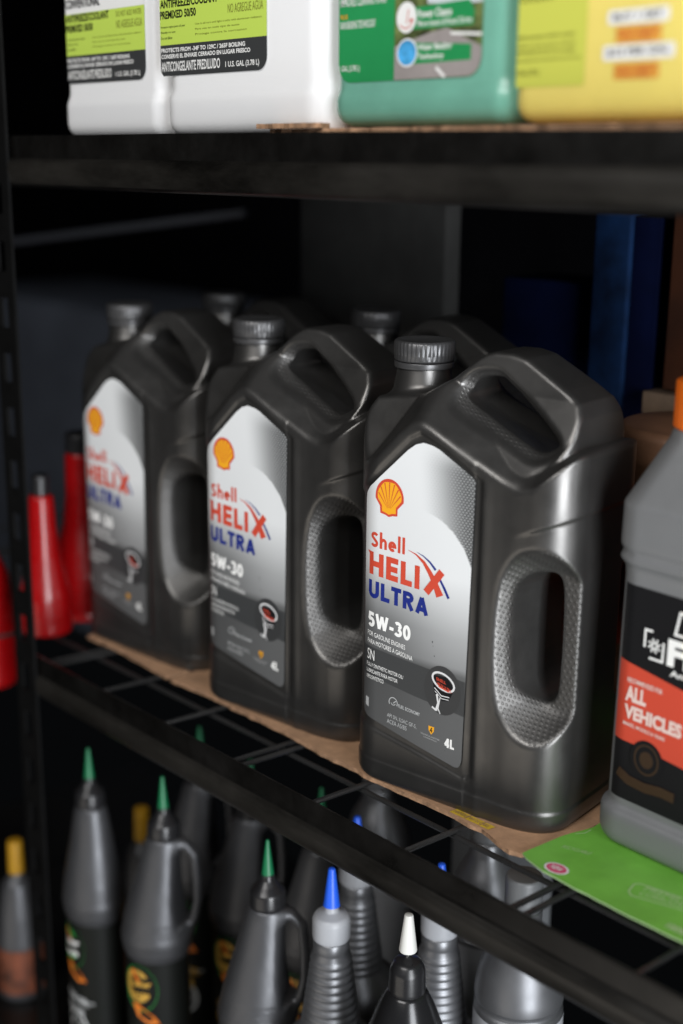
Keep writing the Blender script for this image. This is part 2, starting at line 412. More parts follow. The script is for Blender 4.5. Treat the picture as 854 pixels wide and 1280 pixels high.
def grip_bowl(u, w, z):
    q = -poly2(u, z, GEXT); wm = np.minimum(w, JD-w)
    dcut = 2.6-smax(2.6-1.25*q, 0*q, 0.5)
    return smax(-q, (wm-dcut)*0.66, 0.1)
PANEL = [(-4, 4.6), (-0.3, 4.25), (4.5, 3.45), (8.8, 2.6), (9.55, 2.9), (9.6, 23.4), (6.6, 25.1), (4.7, 25.9), (3.8, 25.4), (0.2, 21.9), (-4, 18)]
def jug_shell(u, w, z):
    k = 0.36
    b = rrect(u, w, -1.5, 15.9, 0, JD, 2.9, 2.7)
    b = smax(b, smax(-z, z-31.3, 0.1), 0.9)
    b = smax(b, poly2(u, z, TOP)-0.12, 0.4)
    zc = zr(u); n = math.sqrt(1+k*k)
    tt = np.clip((z-zc)*1.1, -0.3, 0.85)
    b = smax(b, rrect(u, w, -1.5, 15.9, 0, JD, 2.9, 2.7)+np.where(u > 9, tt*sstep(u, 11.0, 13.5), -0.3), 0.2)
    ledge = np.minimum(np.minimum((z-zc)*1.1, 0.45+0.5*np.maximum(z-23.6, 0)), 2.95+0.12*(z-28.6))
    b = smax(b, (ledge-w)*0.7, 0.3)
    b = smax(b, (ledge-(JD-w))*0.7, 0.3)
    rw = np.sqrt((u-1.16)**2+(w-5.2)**2)
    neck = smax((rw-np.interp(z, [24, 26.5, 27.6, 29.0, 30], [3.6, 2.75, 2.2, 1.95, 1.8]))*0.9, smax(24-z, z-29.6, 0.1), 0.2)
    return smin(b, neck, 0.5)
def jug_full(u, w, z):
    s = jug_shell(u, w, z)
    hole = poly2(u, z, HOLE)-0.1+0.66*np.clip((-s)/0.7, -0.6, 1)-0.35*np.clip((-s-0.7)/1.6, 0, 1)
    front = 1-sstep(w, 3.0, 4.0)
    pan = sstep(-poly2(u, z, PANEL), -0.16, 0.22)*front
    zl = 20.6+0.42*(u-13)
    notch = sstep(zl-z, -0.12, 0.12)*sstep(u, 11.8, 14.2)
    skirt = sstep(z, 1.65, 1.85)
    b = s+0.12*pan+0.13*notch+0.07*skirt
    # the body steps in a little beside the label panel
    b = b-0.05*np.exp(-((u-9.95)/0.35)**2)*front*sstep(zr(u)-z, 0.2, 1.2)
    thru = poly2(u, z, GRIN)+0.7*np.clip((-s-1.1)/3.6, 0, 1)
    return smax(smax(b, -hole, 0.2), -smin(grip_bowl(u, w, z), thru, 0.25), 0.28)
V, F = nets(jug_full, (-2.2, -0.6, -0.4), (16.9, 11.2, 31.9), 0.125, 3)
gs = jug_shell(V[:, 0], V[:, 1], V[:, 2])
gh = poly2(V[:, 0], V[:, 2], HOLE); gg = poly2(V[:, 0], V[:, 2], GRIP)
dep = -gs
gb = grip_bowl(V[:, 0], V[:, 1], V[:, 2]); gq = -poly2(V[:, 0], V[:, 2], GEXT)
gmask = np.maximum(sstep(-gh, 0.05, 0.3)*(1-sstep(dep, 0.5, 0.7))*sstep(dep, 0.2, 0.42), (1-sstep(np.abs(gb), 0.06, 0.16))*sstep(gq, 0.15, 0.4)*sstep(dep, 0.1, 0.3))
def jsurf(u, z, l):
    w = 0.115 if u > 1.4 else 0.115+2.9-math.sqrt(max(0.0, 2.9**2-(1.4-u)**2))
    return (u, w-0.03-l, z)
LAB_LO = np.array([(0.12, 5.6), (0.25, 5.15), (0.6, 4.9), (2.0, 4.6), (4.6, 4.02), (8.2, 3.3), (8.5, 3.36), (8.68, 3.62), (8.75, 3.95)])
LAB_HI = np.array([(0.12, 20.7), (0.2, 21.15), (0.5, 21.55), (3.6, 24.6), (4.2, 25.05), (4.8, 25.25), (5.5, 25.15), (6.0, 24.98), (8.45, 23.6), (8.75, 23.3)])
def rightedge(z): return np.interp(z, [3, 17, 23.2], [8.75, 9.0, 9.1])
def make_label(parent):
    nu, nz = 92, 200
    V = []; us = np.concatenate([np.linspace(0.12, 0.7, 10), np.linspace(0.78, 8.1, 70), np.linspace(8.2, 8.75, 12)])
    for u in us:
        lo = np.interp(u, LAB_LO[:, 0], LAB_LO[:, 1]); hi = np.interp(u, LAB_HI[:, 0], LAB_HI[:, 1])
        for t in np.linspace(0, 1, nz):
            z = lo+(hi-lo)*t; V.append((u*rightedge(z)/8.75 if u > 0.7 else u, z))
    V = np.array(V); n = len(us)
    F = [(i*nz+j, (i+1)*nz+j, (i+1)*nz+j+1, i*nz+j+1) for i in range(n-1) for j in range(nz-1)]
    o = mesh('label', [jsurf(u, z, 0) for u, z in V], F, m_label, parent)
    u, z = V[:, 0], V[:, 1]
    # print: white top fading to charcoal, a white sweep, a dotted dark flash at the upper right
    left = np.interp(z, [3, 5, 8, 9.9, 10.4, 12.5, 14.2, 16.5, 26], [.080, .072, .063, .06, .09, .12, .27, .62, .70])
    right = np.interp(z, [3, 5, 8, 9.9, 10.4, 12.5, 14.2, 16.5, 26], [.115, .11, .10, .11, .25, .35, .50, .68, .70])
    g = left+(right-left)*sstep(u, 0.5, 8.5)
    arcz = np.interp(u, [3.5, 5.5, 6.6, 7.56, 8.4, 9.1], [21.2, 20.65, 20.3, 19.65, 18.75, 17.4])
    above = sstep(z-arcz, -0.03, 0.05)
    fl = sstep(u-0.12*(23-z), 4.6, 8.6)*above*sstep(26.5-z, 0.8, 3.0)
    g = g*(1-fl)+0.075*fl
    colr = np.stack([g*0.975, g*0.995, g, np.ones_like(g)], 1)
    a = o.data.attributes.new('print', 'FLOAT_COLOR', 'POINT'); a.data.foreach_set('color', colr.astype(np.float32).ravel())
    d = o.data.attributes.new('dots', 'FLOAT', 'POINT'); d.data.foreach_set('value', (np.clip(fl*1.1, 0, 1)*0.8).astype(np.float32))
    # emblem: scallop shell
    E1 = Print()
    cx, cz = 2.29, 21.1
    def fan(sc, n=72, scal=0.0):
        P = []
        for i in range(n+1):
            t = math.radians(-8+196*i/n); r = 1-scal*abs(math.cos(3.5*(t-math.pi/2)))*0.0
            P.append((cx+1.19*sc*r*math.cos(t), cz+1.3*sc*r*math.sin(t)))
        return P
    base = [(1.5, 20.42), (1.53, 19.95), (1.95, 19.88), (2.25, 19.77), (2.55, 19.88), (2.97, 19.93), (2.99, 20.42)]
    E1.poly(fan(1.0)+base)
    E1.build('emblem', m_redprint, o, jsurf)
    E2 = Print()
    fi = []
    for i in range(85):
        t = math.radians(-6+192*i/84); r = 0.865-0.035*abs(math.cos(3.5*(t-math.pi/2)))
        fi.append((cx+1.19*r*math.cos(t), cz+1.3*r*math.sin(t)))
    E2.poly(fi+[(1.66, 20.5), (1.68, 20.1), (2.0, 20.03), (2.25, 19.93), (2.5, 20.03), (2.83, 20.08), (2.84, 20.5)], lift=0.004)
    E2.build('emblem_field', m_yelprint, o, jsurf)
    E3 = Print()
    for i in range(7):
        t = math.radians(28+124*i/6)
        p0 = (2.25+0.12*math.cos(t), 20.3+0.12*math.sin(t)); p1 = (cx+0.80*1.19*math.cos(math.radians(14+152*i/6)), cz+0.82*1.3*math.sin(math.radians(14+152*i/6)))
        E3.strip([p0, p1], [0.015, 0.085], lift=0.008)
    E3.build('emblem_rib', m_redprint, o, jsurf)
    # big lettering
    R = Print()
    R.glyphs('Shell', 0.74, 17.42, 1.10, 0.215, sx=1.06, gap=0.11)
    R.glyphs('HELI', 0.60, 15.47, 1.62, 0.40, sx=1.08, gap=0.13, rise=-0.055)
    R.poly([(0.42, 17.12), (0.62, 16.9), (0.8, 17.09)])
    # X with the long sweep from the upper left
    sw = [(3.95, 17.80), (4.6, 17.62), (5.25, 17.2), (5.8, 16.55), (6.25, 15.85), (6.62, 15.12)]
    R.strip(sw, [0.02, 0.10, 0.24, 0.36, 0.46, 0.60], lift=0.002)
    R.strip([(6.74, 16.84), (5.5, 15.16)], 0.52, lift=0.004)
    R.build('lettering', m_redprint, o, jsurf)
    B = Print()
    B.strip([(4.65, 17.80), (5.2, 17.62), (5.75, 17.3), (6.22, 16.86)], [0.02, 0.08, 0.14, 0.19])
    B.strip([(6.56, 16.32), (6.95, 15.75), (7.32, 15.12)], [0.16, 0.2, 0.2])
    B.glyphs('ULTRA', 0.56, 13.80, 1.26, 0.31, sx=1.12, gap=0.10, rise=-0.055)
    B.build('lettering', m_blueprint, o, jsurf)
    Wp = Print()
    Wp.glyphs('5W-30', 0.56, 11.66, 1.10, 0.235, sx=0.97, gap=0.09, rise=-0.08)
    W4 = Print(); W4.glyphs('4L', 7.36, 4.55, 0.68, 0.16, sx=0.92, gap=0.10); W4.build('lettering', m_whiteprint, o, jsurf)
    Wp.text('FOR GASOLINE ENGINES', 0.53, 11.02, 3.87, 11.36, 0.36)
    Wp.text('PARA MOTORES A GASOLINA', 0.54, 10.44, 4.51, 10.78, 0.42)
    Wp.text('SN', 0.55, 9.24, 1.24, 10.02, 0.06, lift=0.02)
    Wp.text('FULLY SYNTHETIC MOTOR OIL/', 0.50, 8.74, 3.79, 9.02, 0.24, lift=0.02)
    Wp.text('LUBRICANTE PARA MOTOR', 0.50, 8.28, 3.30, 8.56, 0.2, lift=0.02)
    Wp.text('100% SINTETICO', 0.50, 7.82, 2.09, 8.10, 0.1, lift=0.02)
    Wp.build('lettering', m_whiteprint, o, jsurf)
    Sp = Print()
    for a, b, c_, d_ in ((6.1, 11.9, .05, .2), (6.17, 11.55, .04, .05), (6.3, 10.9, .04, .12), (5.2, 6.9, .03, .03), (7.4, 4.3, .04, .04)): Sp.poly([(a, b), (a+c_, b-d_*.2), (a+c_*.8, b-d_), (a-c_*.2, b-d_*.7)])
    tag(Sp.build('speck', m_blackprint, o, jsurf), kind='stuff')
    Gp = Print()
    Gp.text('FUEL ECONOMY', 3.38, 6.30, 5.25, 6.56, 0.14, bold=0.02)
    Gp.text('API SN, ILSAC GF-5,', 2.44, 5.33, 4.98, 5.66, 0.2)
    Gp.text('ACEA A5/B5', 2.44, 4.90, 4.15, 5.22, 0.12)
    Gp.strip(arc(2.95, 6.55, 0.36, 0.36, -30, 210, 14), 0.06); Gp.strip([(2.95, 6.5), (3.2, 6.72)], 0.06); Gp.strip(arc(2.95, 6.5, 0.18, 0.14, 180, 360, 6), 0.05)
    Gp.text('TECHNICAL PARTNER', 5.35, 4.95, 6.95, 5.06, 0.1); Gp.text('COOPERATION', 5.6, 4.76, 6.7, 4.86, 0.08)
    Gp.poly([(0.42, 6.35), (0.74, 6.3), (0.74, 5.6), (0.42, 5.7)])
    Gp.build('small_lettering', m_greyprint, o, jsurf)
    K = Print()
    bu = np.concatenate([np.linspace(0.13, 2, 20), np.linspace(2.3, 8.84, 12)]); bv = []
    for x in bu: bv += [(x, np.interp(x, [0.13, 4.5, 8.88], [8.12, 7.55, 7.15])), (x, np.interp(x, [0.13, 3, 8.88], [10.22, 9.98, 9.62]))]
    K.add(bv, [(2*i, 2*i+2, 2*i+3, 2*i+1) for i in range(len(bu)-1)], 0.003)
    K.build('band', m_bandprint, o, jsurf)
    D = Print(); D.poly(arc(7.05, 8.55, 1.5, 1.74, 0, 350, 40), lift=0.008); D.build('round_patch', m_discprint, o, jsurf)
    # piston picture
    P = Print()
    P.poly([(6.18, 9.5), (6.3, 8.9), (6.42, 8.25), (7.05, 7.8), (7.6, 7.95), (8.05, 8.9), (7.4, 9.6)], lift=0.014)
    P.build('piston_print', m_blackprint, o, jsurf)
    P = Print()
    rot = lambda a: [(7.12+(x*0.94+y*0.28), 9.2+(-x*0.30+y*0.94)) for x, y in a]
    P.strip(rot(arc(0, 0, 0.93, 0.56, 0, 345, 30)), 0.15, lift=0.022, closed=True)
    P.strip([(6.42, 8.62), (7.0, 8.18), (7.65, 8.22)], 0.07, lift=0.022); P.strip([(6.45, 8.4), (7.02, 7.98), (7.6, 8.02)], 0.05, lift=0.022)
    P.strip([(6.62, 8.2), (6.75, 7.6), (6.6, 7.0)], [0.16, 0.13, 0.2], lift=0.022); P.strip([(6.9, 8.0), (6.75, 7.2), (6.95, 6.85)], [0.08, 0.1, 0.06], lift=0.024); P.strip([(6.25, 7.2), (6.6, 7.02)], 0.14, lift=0.024)
    P.build('piston_print', m_chrome, o, jsurf)
    P = Print()
    P.text('SHELL', 6.55, 9.2, 7.35, 9.42, 0.12, lift=0.026, bold=.02); P.text('HELIX ULTRA', 6.6, 8.85, 7.8, 9.1, 0.3, lift=0.026, bold=.02); P.strip([(6.75, 8.82), (7.6, 8.62)], 0.12, lift=.026)
    P.build('piston_print', m_redprint, o, jsurf)
    P = Print(); P.poly([(6.0, 5.72), (6.48, 5.72), (6.46, 5.4), (6.24, 5.12), (6.02, 5.4)], lift=0.004); P.build('shield_print', m_yelprint, o, jsurf)
    P = Print(); P.strip([(6.14, 5.34), (6.22, 5.5), (6.3, 5.42), (6.26, 5.28)], 0.08, lift=0.008); P.strip([(6.22, 5.5), (6.3, 5.64)], 0.07, lift=0.01); P.build('shield_print', m_blackprint, o, jsurf)
    return o
TILT = 0.02
def sz(x): return TILT*(x+63.4)
jug = empty('oil_jug', (-63.37, 59.05, sz(-63.37)), 8.5, 'nearest dark grey motor oil jug, in sharp focus beside the grey coolant bottle', 'oil jug', 'motor oil jugs on the wire shelf')
body = mesh('jug_body', V, F, m_jug, jug)
a = body.data.attributes.new('grip', 'FLOAT', 'POINT'); a.data.foreach_set('value', gmask.astype(np.float32))
def make_cap(parent):
    def rib(j, k):
        return 1.0-(0.022 if (2 <= j <= 5 and k % 3 == 0) else 0)
    pr = [(2.0, 29.75), (2.08, 29.85), (2.08, 30.15), (2.10, 30.2), (2.10, 30.95), (2.04, 31.06), (1.93, 31.13), (1.7, 31.12), (1.55, 31.04), (0.01, 31.04)]
    c = MB().lathe(pr, 120, 1.16, 5.2, rib=rib).build('cap', m_cap, parent)
    r = MB().lathe(rprofile([(1.7, 29.25), (2.06, 29.27), (2.06, 29.68), (1.7, 29.7)], 0.06), 60, 1.16, 5.2).build('tamper_ring', m_cap, c)
    return c
make_cap(jug); make_label(jug)
jug2 = copy_tree(jug); jug2.location = [v*SC for v in (-82.82, 59.92, sz(-82.8)-0.03)]; jug2.rotation_euler.z = math.radians(6.6)
jug2['label'] = 'middle dark grey motor oil jug of the front row, between the other two'
jug3 = copy_tree(jug); jug3.location = [v*SC for v in (-103.06, 60.89, sz(-103)-0.2)]; jug3.rotation_euler.z = math.radians(4.7)
jug3['label'] = 'farthest dark grey motor oil jug, blurred, beside the red bottles'
jug4 = copy_tree(jug); jug4.location = [v*SC for v in (-81.2, 71.3, sz(-81))]; jug4.rotation_euler.z = math.radians(8.5)
jug4['label'] = 'dark oil jug behind the nearest jug, only cap and handle showing'
jug5 = copy_tree(jug); jug5.location = [v*SC for v in (-103.9, 72.3, sz(-103.9))]; jug5.rotation_euler.z = math.radians(7)
jug5['label'] = 'dark oil jug behind the middle jug, only cap and handle top showing'

# ------------------------------------------------------------------ the rack: beams, wires, post
rack = empty('shelf_rack', (-63, 54, -45), 0, 'black steel rack with wire shelf and perforated corner post', 'shelf rack')
ro = (63, -54, 45)
def bprof(z0):   # beam cross-section (y, z), front to the left
    P = [(54.25, 0.0), (54.08, 0.03), (54.02, -0.2), (54.05, -1.5), (53.98, -1.75), (53.75, -1.9), (53.6, -2.05), (53.54, -2.4), (53.56, -2.9), (53.68, -3.35), (53.86, -3.7), (54.15, -3.95), (55.2, -4.0), (55.2, -3.8), (54.4, -3.5), (54.3, -0.2)]
    return [(y, z+z0) for y, z in P]
def beam(z0, x0, x1, tilt):
    P = bprof(z0); n = len(P); xs = np.linspace(x0, x1, 40); m = MB(); V = []
    for x in xs: V += [(x+ro[0], y+ro[1], z+(tilt*(x+63.4))+ro[2]) for y, z in P]
    F = [(i*n+k, (i+1)*n+k, (i+1)*n+(k+1) % n, i*n+(k+1) % n) for i in range(len(xs)-1) for k in range(n)]
    F = [f[::-1] for f in F]
    F += [tuple(range(n)), tuple(range((len(xs)-1)*n+n-1, (len(xs)-1)*n-1, -1))]
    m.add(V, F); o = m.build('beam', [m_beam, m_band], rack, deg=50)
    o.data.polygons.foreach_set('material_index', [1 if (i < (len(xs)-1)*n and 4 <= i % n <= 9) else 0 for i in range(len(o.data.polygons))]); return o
ZL = 0.0
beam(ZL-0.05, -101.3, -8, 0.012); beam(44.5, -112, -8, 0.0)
def wires(zoff, tilt):
    zt = lambda x: tilt*(x+63.4)+zoff
    for y in (59.6, 70.0, 80.0, 90.0):
        MB().tube([(x+ro[0], y+ro[1], zt(x)-1.3+ro[2]) for x in np.linspace(-150, -8, 12)], 0.20, 8).build('long_wire', m_wire, rack)
    first = None; xs = []
    for k in range(-4, 13):
        x = -36.1-9.13*k; xs.append(x)
        if k % 3 == 1: xs.append(x+1.05)
    for x in xs:
        m = MB().tube([(ro[0], 54.3+ro[1], ro[2]), (ro[0], 60+ro[1], -0.25+ro[2]), (ro[0], 95+ro[1], -0.45+ro[2])], 0.20, 8)
        if first is None: first = m.build('cross_wire', m_wire, rack); c = first
        else: c = first.copy(); link(c)
        c.parent = rack; c.location = (x*SC, 0, (zt(x)-0.68)*SC)
wires(0.0, 0.012)
# upper shelf deck
MB().box(-112+ro[0], -8+ro[0], 54.4+ro[1], 95+ro[1], 42.9+ro[2], 44.3+ro[2]).build('upper_deck', m_beam, rack, smooth=False)
MB().box(-112+ro[0], -8+ro[0], 94+ro[1], 95.5+ro[1], 39.5+ro[2], 42.8+ro[2]).build('rear_beam', m_beam, rack, smooth=False)
# lower deck where the bottles of the bottom tier stand
MB().box(-150+ro[0], -8+ro[0], 52+ro[1], 95+ro[1], -44.0+ro[2], -42.0+ro[2]).build('lower_deck', m_beam, rack, smooth=False)
# perforated corner post, an angle section
pm = MB()
for k in range(-9, 19):
    z = 4.7*k-1.5
    pm.box(-103.6+ro[0], -102.55+ro[0], 53.5+ro[1], 53.75+ro[1], z+ro[2], z+4.7+ro[2])
    pm.box(-101.35+ro[0], -100.2+ro[0], 53.5+ro[1], 53.75+ro[1], z+ro[2], z+4.7+ro[2])
    pm.box(-102.55+ro[0], -101.35+ro[0], 53.5+ro[1], 53.75+ro[1], z+ro[2], z+2.2+ro[2])
pm.build('corner_post', m_post, rack, smooth=False)

# ------------------------------------------------------------------ back of the shelf
def simple_wall(name, x0, x1, y0, y1, z0, z1, m): return tag(MB().box(x0, x1, y0, y1, z0, z1).build(name, m, None, smooth=False), kind='structure')
simple_wall('back_wall', -420, 60, 168, 172, -60, 140, m_dark)
bo = rbox('grey_board', -101.9, -81.9, 86, 88, -0.5, 42.5, 0.25, m_grey); tag(bo, 'plain grey board standing against the back behind the oil jugs', 'board')
bw = rbox('blue_grey_cabinet', -246, -178, 118, 150, -42, 18, 1.0, m_bluegrey); tag(bw, 'blurred blue grey cabinet seen beyond the corner post at left', 'cabinet')
m_dullbar = mat('dull_bar', (0.02, 0.022, 0.027), 0.7, spec=0.2)
mb = rbox('metal_bar', -17.5, 17.5, -0.6, 0.6, -0.45, 0.45, 0.2, m_dullbar); mb.scale = (1, 1, 1)
p0 = Vector((-155.3, 82.5, 32.27)); p1 = Vector((-123.1, 96, 36.83))
mb.location = (p0+p1)/2*SC; mb.rotation_euler = (p1-p0).to_track_quat('X', 'Z').to_euler(); tag(mb, 'dim blue grey metal bar high at the back left', 'bar')
m_blue = mat("blue_carton", (0.004, 0.018, 0.06), 0.8, spec=0.15, var=0.6, nscale=22, bump=0.3, bscale=60)
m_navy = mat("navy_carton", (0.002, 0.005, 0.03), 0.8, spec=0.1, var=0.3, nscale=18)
bx = empty('blue_carton', (-67.3, 88.2, -0.6), 0, 'tall blue carton standing behind the nearest oil jug', 'carton')
rbox('carton_front', 0, 3.4, 0, 2.2, 0, 39.6, 0.08, m_blue, bx); rbox('carton_side', 3.42, 6.0, 0.5, 2.4, 0, 39.4, 0.08, m_navy, bx)
nv = rbox('navy_carton', -78.5, -68.6, 90, 97, -0.6, 33, 0.2, m_navy); tag(nv, 'dark navy carton deep in the shelf left of the blue carton', 'carton')
m_orange = mat("dull_orange_carton", (0.07, 0.02, 0.006), 0.7, var=0.4, nscale=12)
ob = rbox('orange_carton', -59.9, -44, 88, 98, 25.5, 40, 0.3, m_orange); tag(ob, 'dull orange carton high at the back right', 'carton')
sl = rbox('wooden_slat', -60.9, -40, 87.0, 99, 23.6, 25.4, 0.15, mat("wood_slat", (0.22, 0.15, 0.10), 0.7, var=0.3, nscale=20)); tag(sl, 'brown wooden slat under the orange carton at back right', 'slat')
tb = empty('brown_tub', (-51.9, 81.2, -0.6), 0, 'round brown tub with red print behind the grey coolant bottle', 'tub')
MB().lathe(rprofile([(4.4, 0), (4.7, 1), (5.4, 22.5), (5.7, 23.2), (5.7, 25.0), (5.3, 25.4), (0.01, 25.8)], 0.3), 48).build('tub_body', mat("brown_tub", (0.20, 0.10, 0.055), 0.5, var=0.3, nscale=15), tb)
MB().lathe([(5.02, 9), (5.42, 21.6)], 48, caps=False).build('wrap', mat("tub_wrap", (0.24, 0.035, 0.015), 0.5, var=0.6, nscale=22), tb)

# ------------------------------------------------------------------ cardboard sheets
def sheet(name, outline, th, m, me, label, z0=0.0, wav=0.1, tilt=TILT, cat='cardboard'):
    """an irregular card with its own thickness; outline in (x, y), counter-clockwise"""
    P = []
    for i in range(len(outline)):
        a = np.array(outline[i], float); b = np.array(outline[(i+1) % len(outline)], float); n = max(1, int(np.linalg.norm(b-a)/0.8))
        for t in range(n): P.append(a+(b-a)*t/n)
    P = np.array(P); P += rng.normal(0, wav, P.shape)
    V2, T = tess([P.tolist()]); n = len(V2)
    zz = [z0+tilt*(x+63.4) for x, y in V2]
    V = [(x, y, z) for (x, y), z in zip(V2, zz)]+[(x, y, z-th) for (x, y), z in zip(V2, zz)]
    F = [list(t) for t in T]+[[i+n for i in t[::-1]] for t in T]; fm = [0]*(2*len(T))
    for i in range(n): j = (i+1) % n; F.append([i, i+n, j+n, j]); fm.append(1)
    o = mesh(name, V, F, [m, me], None, smooth=False, fm=fm)
    return tag(o, label, cat)
sheet('cardboard_sheet', [(-103.2, 60.8), (-98, 61.0), (-89.3, 60.3), (-89.0, 85), (-103.2, 85)], 0.3, m_kraft, m_kraftedge, 'far piece of brown cardboard under the farthest oil jug', z0=-0.1, wav=0.07)
cs = sheet('cardboard_sheet', [(-88.6, 60.1), (-84, 60.35), (-75, 60.35), (-71, 60.15), (-68.5, 59.85), (-61.8, 59.75), (-55.5, 59.85), (-52.2, 59.7), (-50.2, 59.35), (-49.0, 58.95), (-48.2, 59.3), (-47.4, 60.5), (-47.4, 84), (-88.2, 84)], 0.32, m_kraft, m_kraftedge, 'long brown cardboard sheet under the two nearer oil jugs', z0=-0.02, wav=0.06)
yp = Print()
for a, b in ((-55.2, -53.9), (-53.8, -52.6), (-52.5, -51.7)): yp.poly([(a, 59.95), (b, 59.98), (b+0.1, 60.6), (a+0.1, 60.6)])
yp.build('printed_strip', m_yellowprint, cs, lambda u, z, l: (u, z, sz(u)+0.0+l))
yt = Print(); yt.text('HANDLE WITH CARE', -55.0, 60.1, -51.9, 60.45, lift=0.03); yt.build('printed_strip', m_kraftedge, cs, lambda u, z, l: (u, z, sz(u)+0.0+l))
gs_ = sheet('green_card', [(-47.8, 58.9), (-47.2, 58.5), (-45.5, 58.15), (-42.8, 57.9), (-38, 57.8), (-30, 57.9), (-20, 58.0), (-20, 84), (-46.5, 84), (-46.95, 64.9), (-47.55, 62.3)], 0.12, m_greencard, m_paleprint, 'bright green printed card under the grey coolant bottle', z0=0.30, wav=0.03, cat='card')
gsurf = lambda u, z, l: (u, z, sz(u)+0.31+l)
g = Print(); g.poly([(p[0], p[1]) for p in arc(-45.1, 58.9, 0.85, 0.62, 0, 350, 26)]); g.build('printed_badge', m_whiteprint, gs_, gsurf)
g = Print(); g.poly([(p[0], p[1]) for p in arc(-45.1, 58.9, 0.7, 0.5, 0, 350, 26)], lift=0.01); g.build('printed_badge', m_pink, gs_, gsurf)
g = Print(); g.text('NEW', -45.5, 58.7, -44.7, 59.15, bold=.02, lift=0.02); g.build('printed_badge', m_whiteprint, gs_, gsurf)
g = Print(); g.text('RECYCLABLE', -46.6, 61.2, -44.8, 61.6, -.55); g.build('pale_print', m_paleprint, gs_, gsurf)
g = Print()
g.strip([(-40.55, 61.2), (-40.75, 60.9), (-40.5, 60.0), (-40.1, 59.7), (-36, 60.9), (-36, 62.2)], 0.09); g.strip([(-40.55, 61.2), (-37.9, 61.7), (-36, 62.2)], .09)
g.text('PREMIUM', -40.0, 60.75, -37.0, 61.3, -.5); g.text('CORRUGATED', -39.9, 60.1, -36.4, 60.6, -.8)
g.build('pale_print', m_paleprint, gs_, gsurf); g = Print(); g.strip([(-47.1, 63.3), (-46.75, 63.85), (-46.75, 64.5)], 0.07); g.build('pale_print', m_paleprint, gs_, gsurf); g = Print(); g.text('100% PAPER', -36.8, 58.3, -33.8, 58.9, bold=.04)
g.build('pale_print', m_paleprint, gs_, gsurf)
uc = sheet('cardboard_scrap', [(-69.6, 55.9), (-66, 55.6), (-58, 55.7), (-47.5, 55.5), (-42, 55.8), (-37, 55.5), (-30, 57), (-30, 80), (-69.2, 80)], 0.35, m_kraft, m_kraftedge, 'torn cardboard liner under the jugs on the upper shelf', z0=44.78, wav=0.16, tilt=0)
u2 = sheet('cardboard_scrap', [(-69.9, 55.3), (-67, 55.0), (-63.2, 55.2), (-63.6, 56.1), (-69.3, 56.0)], 0.3, m_kraft, m_kraftedge, 'small torn cardboard flap in front of the white and green jugs', z0=45.1, wav=0.12, tilt=0)

# ------------------------------------------------------------------ large jugs: coolant on the upper shelf, grey coolant bottle on the right
def jug_mesh(W, D, H, r, prof, capc, capr, h=0.3, hole=None, sp=5.5):
    def f(u, w, z):
        off = np.interp(z, prof[:, 0], prof[:, 1])
        sh = np.interp(z, [0, H-1.0-sp, H-1.0, H+2], [0, 0, 1, 1.0])            # shoulders draw in towards the neck
        x0 = 0+(capc[0]-capr-0.4)*sh; x1 = W+(capc[0]+capr+0.4-W)*sh; y0 = (capc[1]-capr-0.4)*sh; y1 = D+(capc[1]+capr+0.4-D)*sh
        rr = r+(capr*0.95-r)*sh
        cx = (x0+x1)/2; cy = (y0+y1)/2
        qx = np.abs(u-cx)-(x1-x0)/2+rr; qy = np.abs(w-cy)-(y1-y0)/2+rr
        b = np.minimum(np.maximum(qx, qy), 0)+np.sqrt(np.maximum(qx, 0)**2+np.maximum(qy, 0)**2)-rr+off
        b = smax(b*0.75, smax(-z, z-H, 0.1), 1.2)
        if hole is not None: b = smax(b, -(poly2(u, z, hole)+np.clip(-b, 0, 0.6)), 0.5)
        return b
    return nets(f, (-0.8, -0.8, -0.6), (W+0.8, D+0.8, H+0.6), h)
def panel_on(parent, u0, u1, z0, z1, w, m, name='label', r=0.6, lift=0.0, skew=0.0):
    P = Print(); c = []
    for cx, cz, a in ((u1-r, z1-r, 0), (u0+r, z1-r, 90), (u0+r, z0+r, 180), (u1-r, z0+r, 270)): c += arc(cx, cz, r, r, a, a+90, 6)
    P.poly(c); return P.build(name, m, parent, lambda u, z, l: (u, w-lift-l, z))
m_whitejug = mat("white_plastic", (0.86, 0.865, 0.87), 0.38, sss=0.15, noise=0.06, nscale=30, bump=0.08, bscale=60)
m_teal = mat("teal_fluid_plastic", (0.17, 0.42, 0.32), 0.25, sss=0.2, var=0.15, nscale=8)
m_yeljug = mat("yellow_fluid_plastic", (0.80, 0.66, 0.17), 0.3, sss=0.2, var=0.08, nscale=8)
m_lime = mat("lime_print", (0.50, 0.66, 0.10), 0.45); m_greenlab = mat("green_print", (0.02, 0.26, 0.08), 0.35, var=0.1, nscale=10)
m_olive = mat("olive_print", (0.20, 0.21, 0.03), 0.5); m_limey = mat("pale_lime_print", (0.56, 0.58, 0.09), 0.45); m_peach = mat("orange_print", (0.72, 0.33, 0.05), 0.5)
m_road = mat("road_print", (0.30, 0.27, 0.26), 0.5, var=0.15, nscale=20); m_trees = mat("foliage_print", (0.10, 0.13, 0.04), 0.5, var=0.9, nscale=90); m_skyprint = mat("sky_print", (0.55, 0.60, 0.62), 0.5, var=0.1, nscale=20)
m_cyan = mat("cyan_print", (0.06, 0.32, 0.62), 0.4, var=0.5, nscale=90)
m_silver2 = mat("bright_silver_plastic", (0.165, 0.169, 0.178), 0.42, metal=0.7, noise=0.06, nscale=40)
m_silver = mat("silver_plastic", (0.09, 0.092, 0.098), 0.44, metal=0.65, noise=0.06, nscale=40)
m_dullsilver = mat("dull_silver_plastic", (0.22, 0.225, 0.23), 0.42, metal=0.35, noise=0.06, nscale=40)
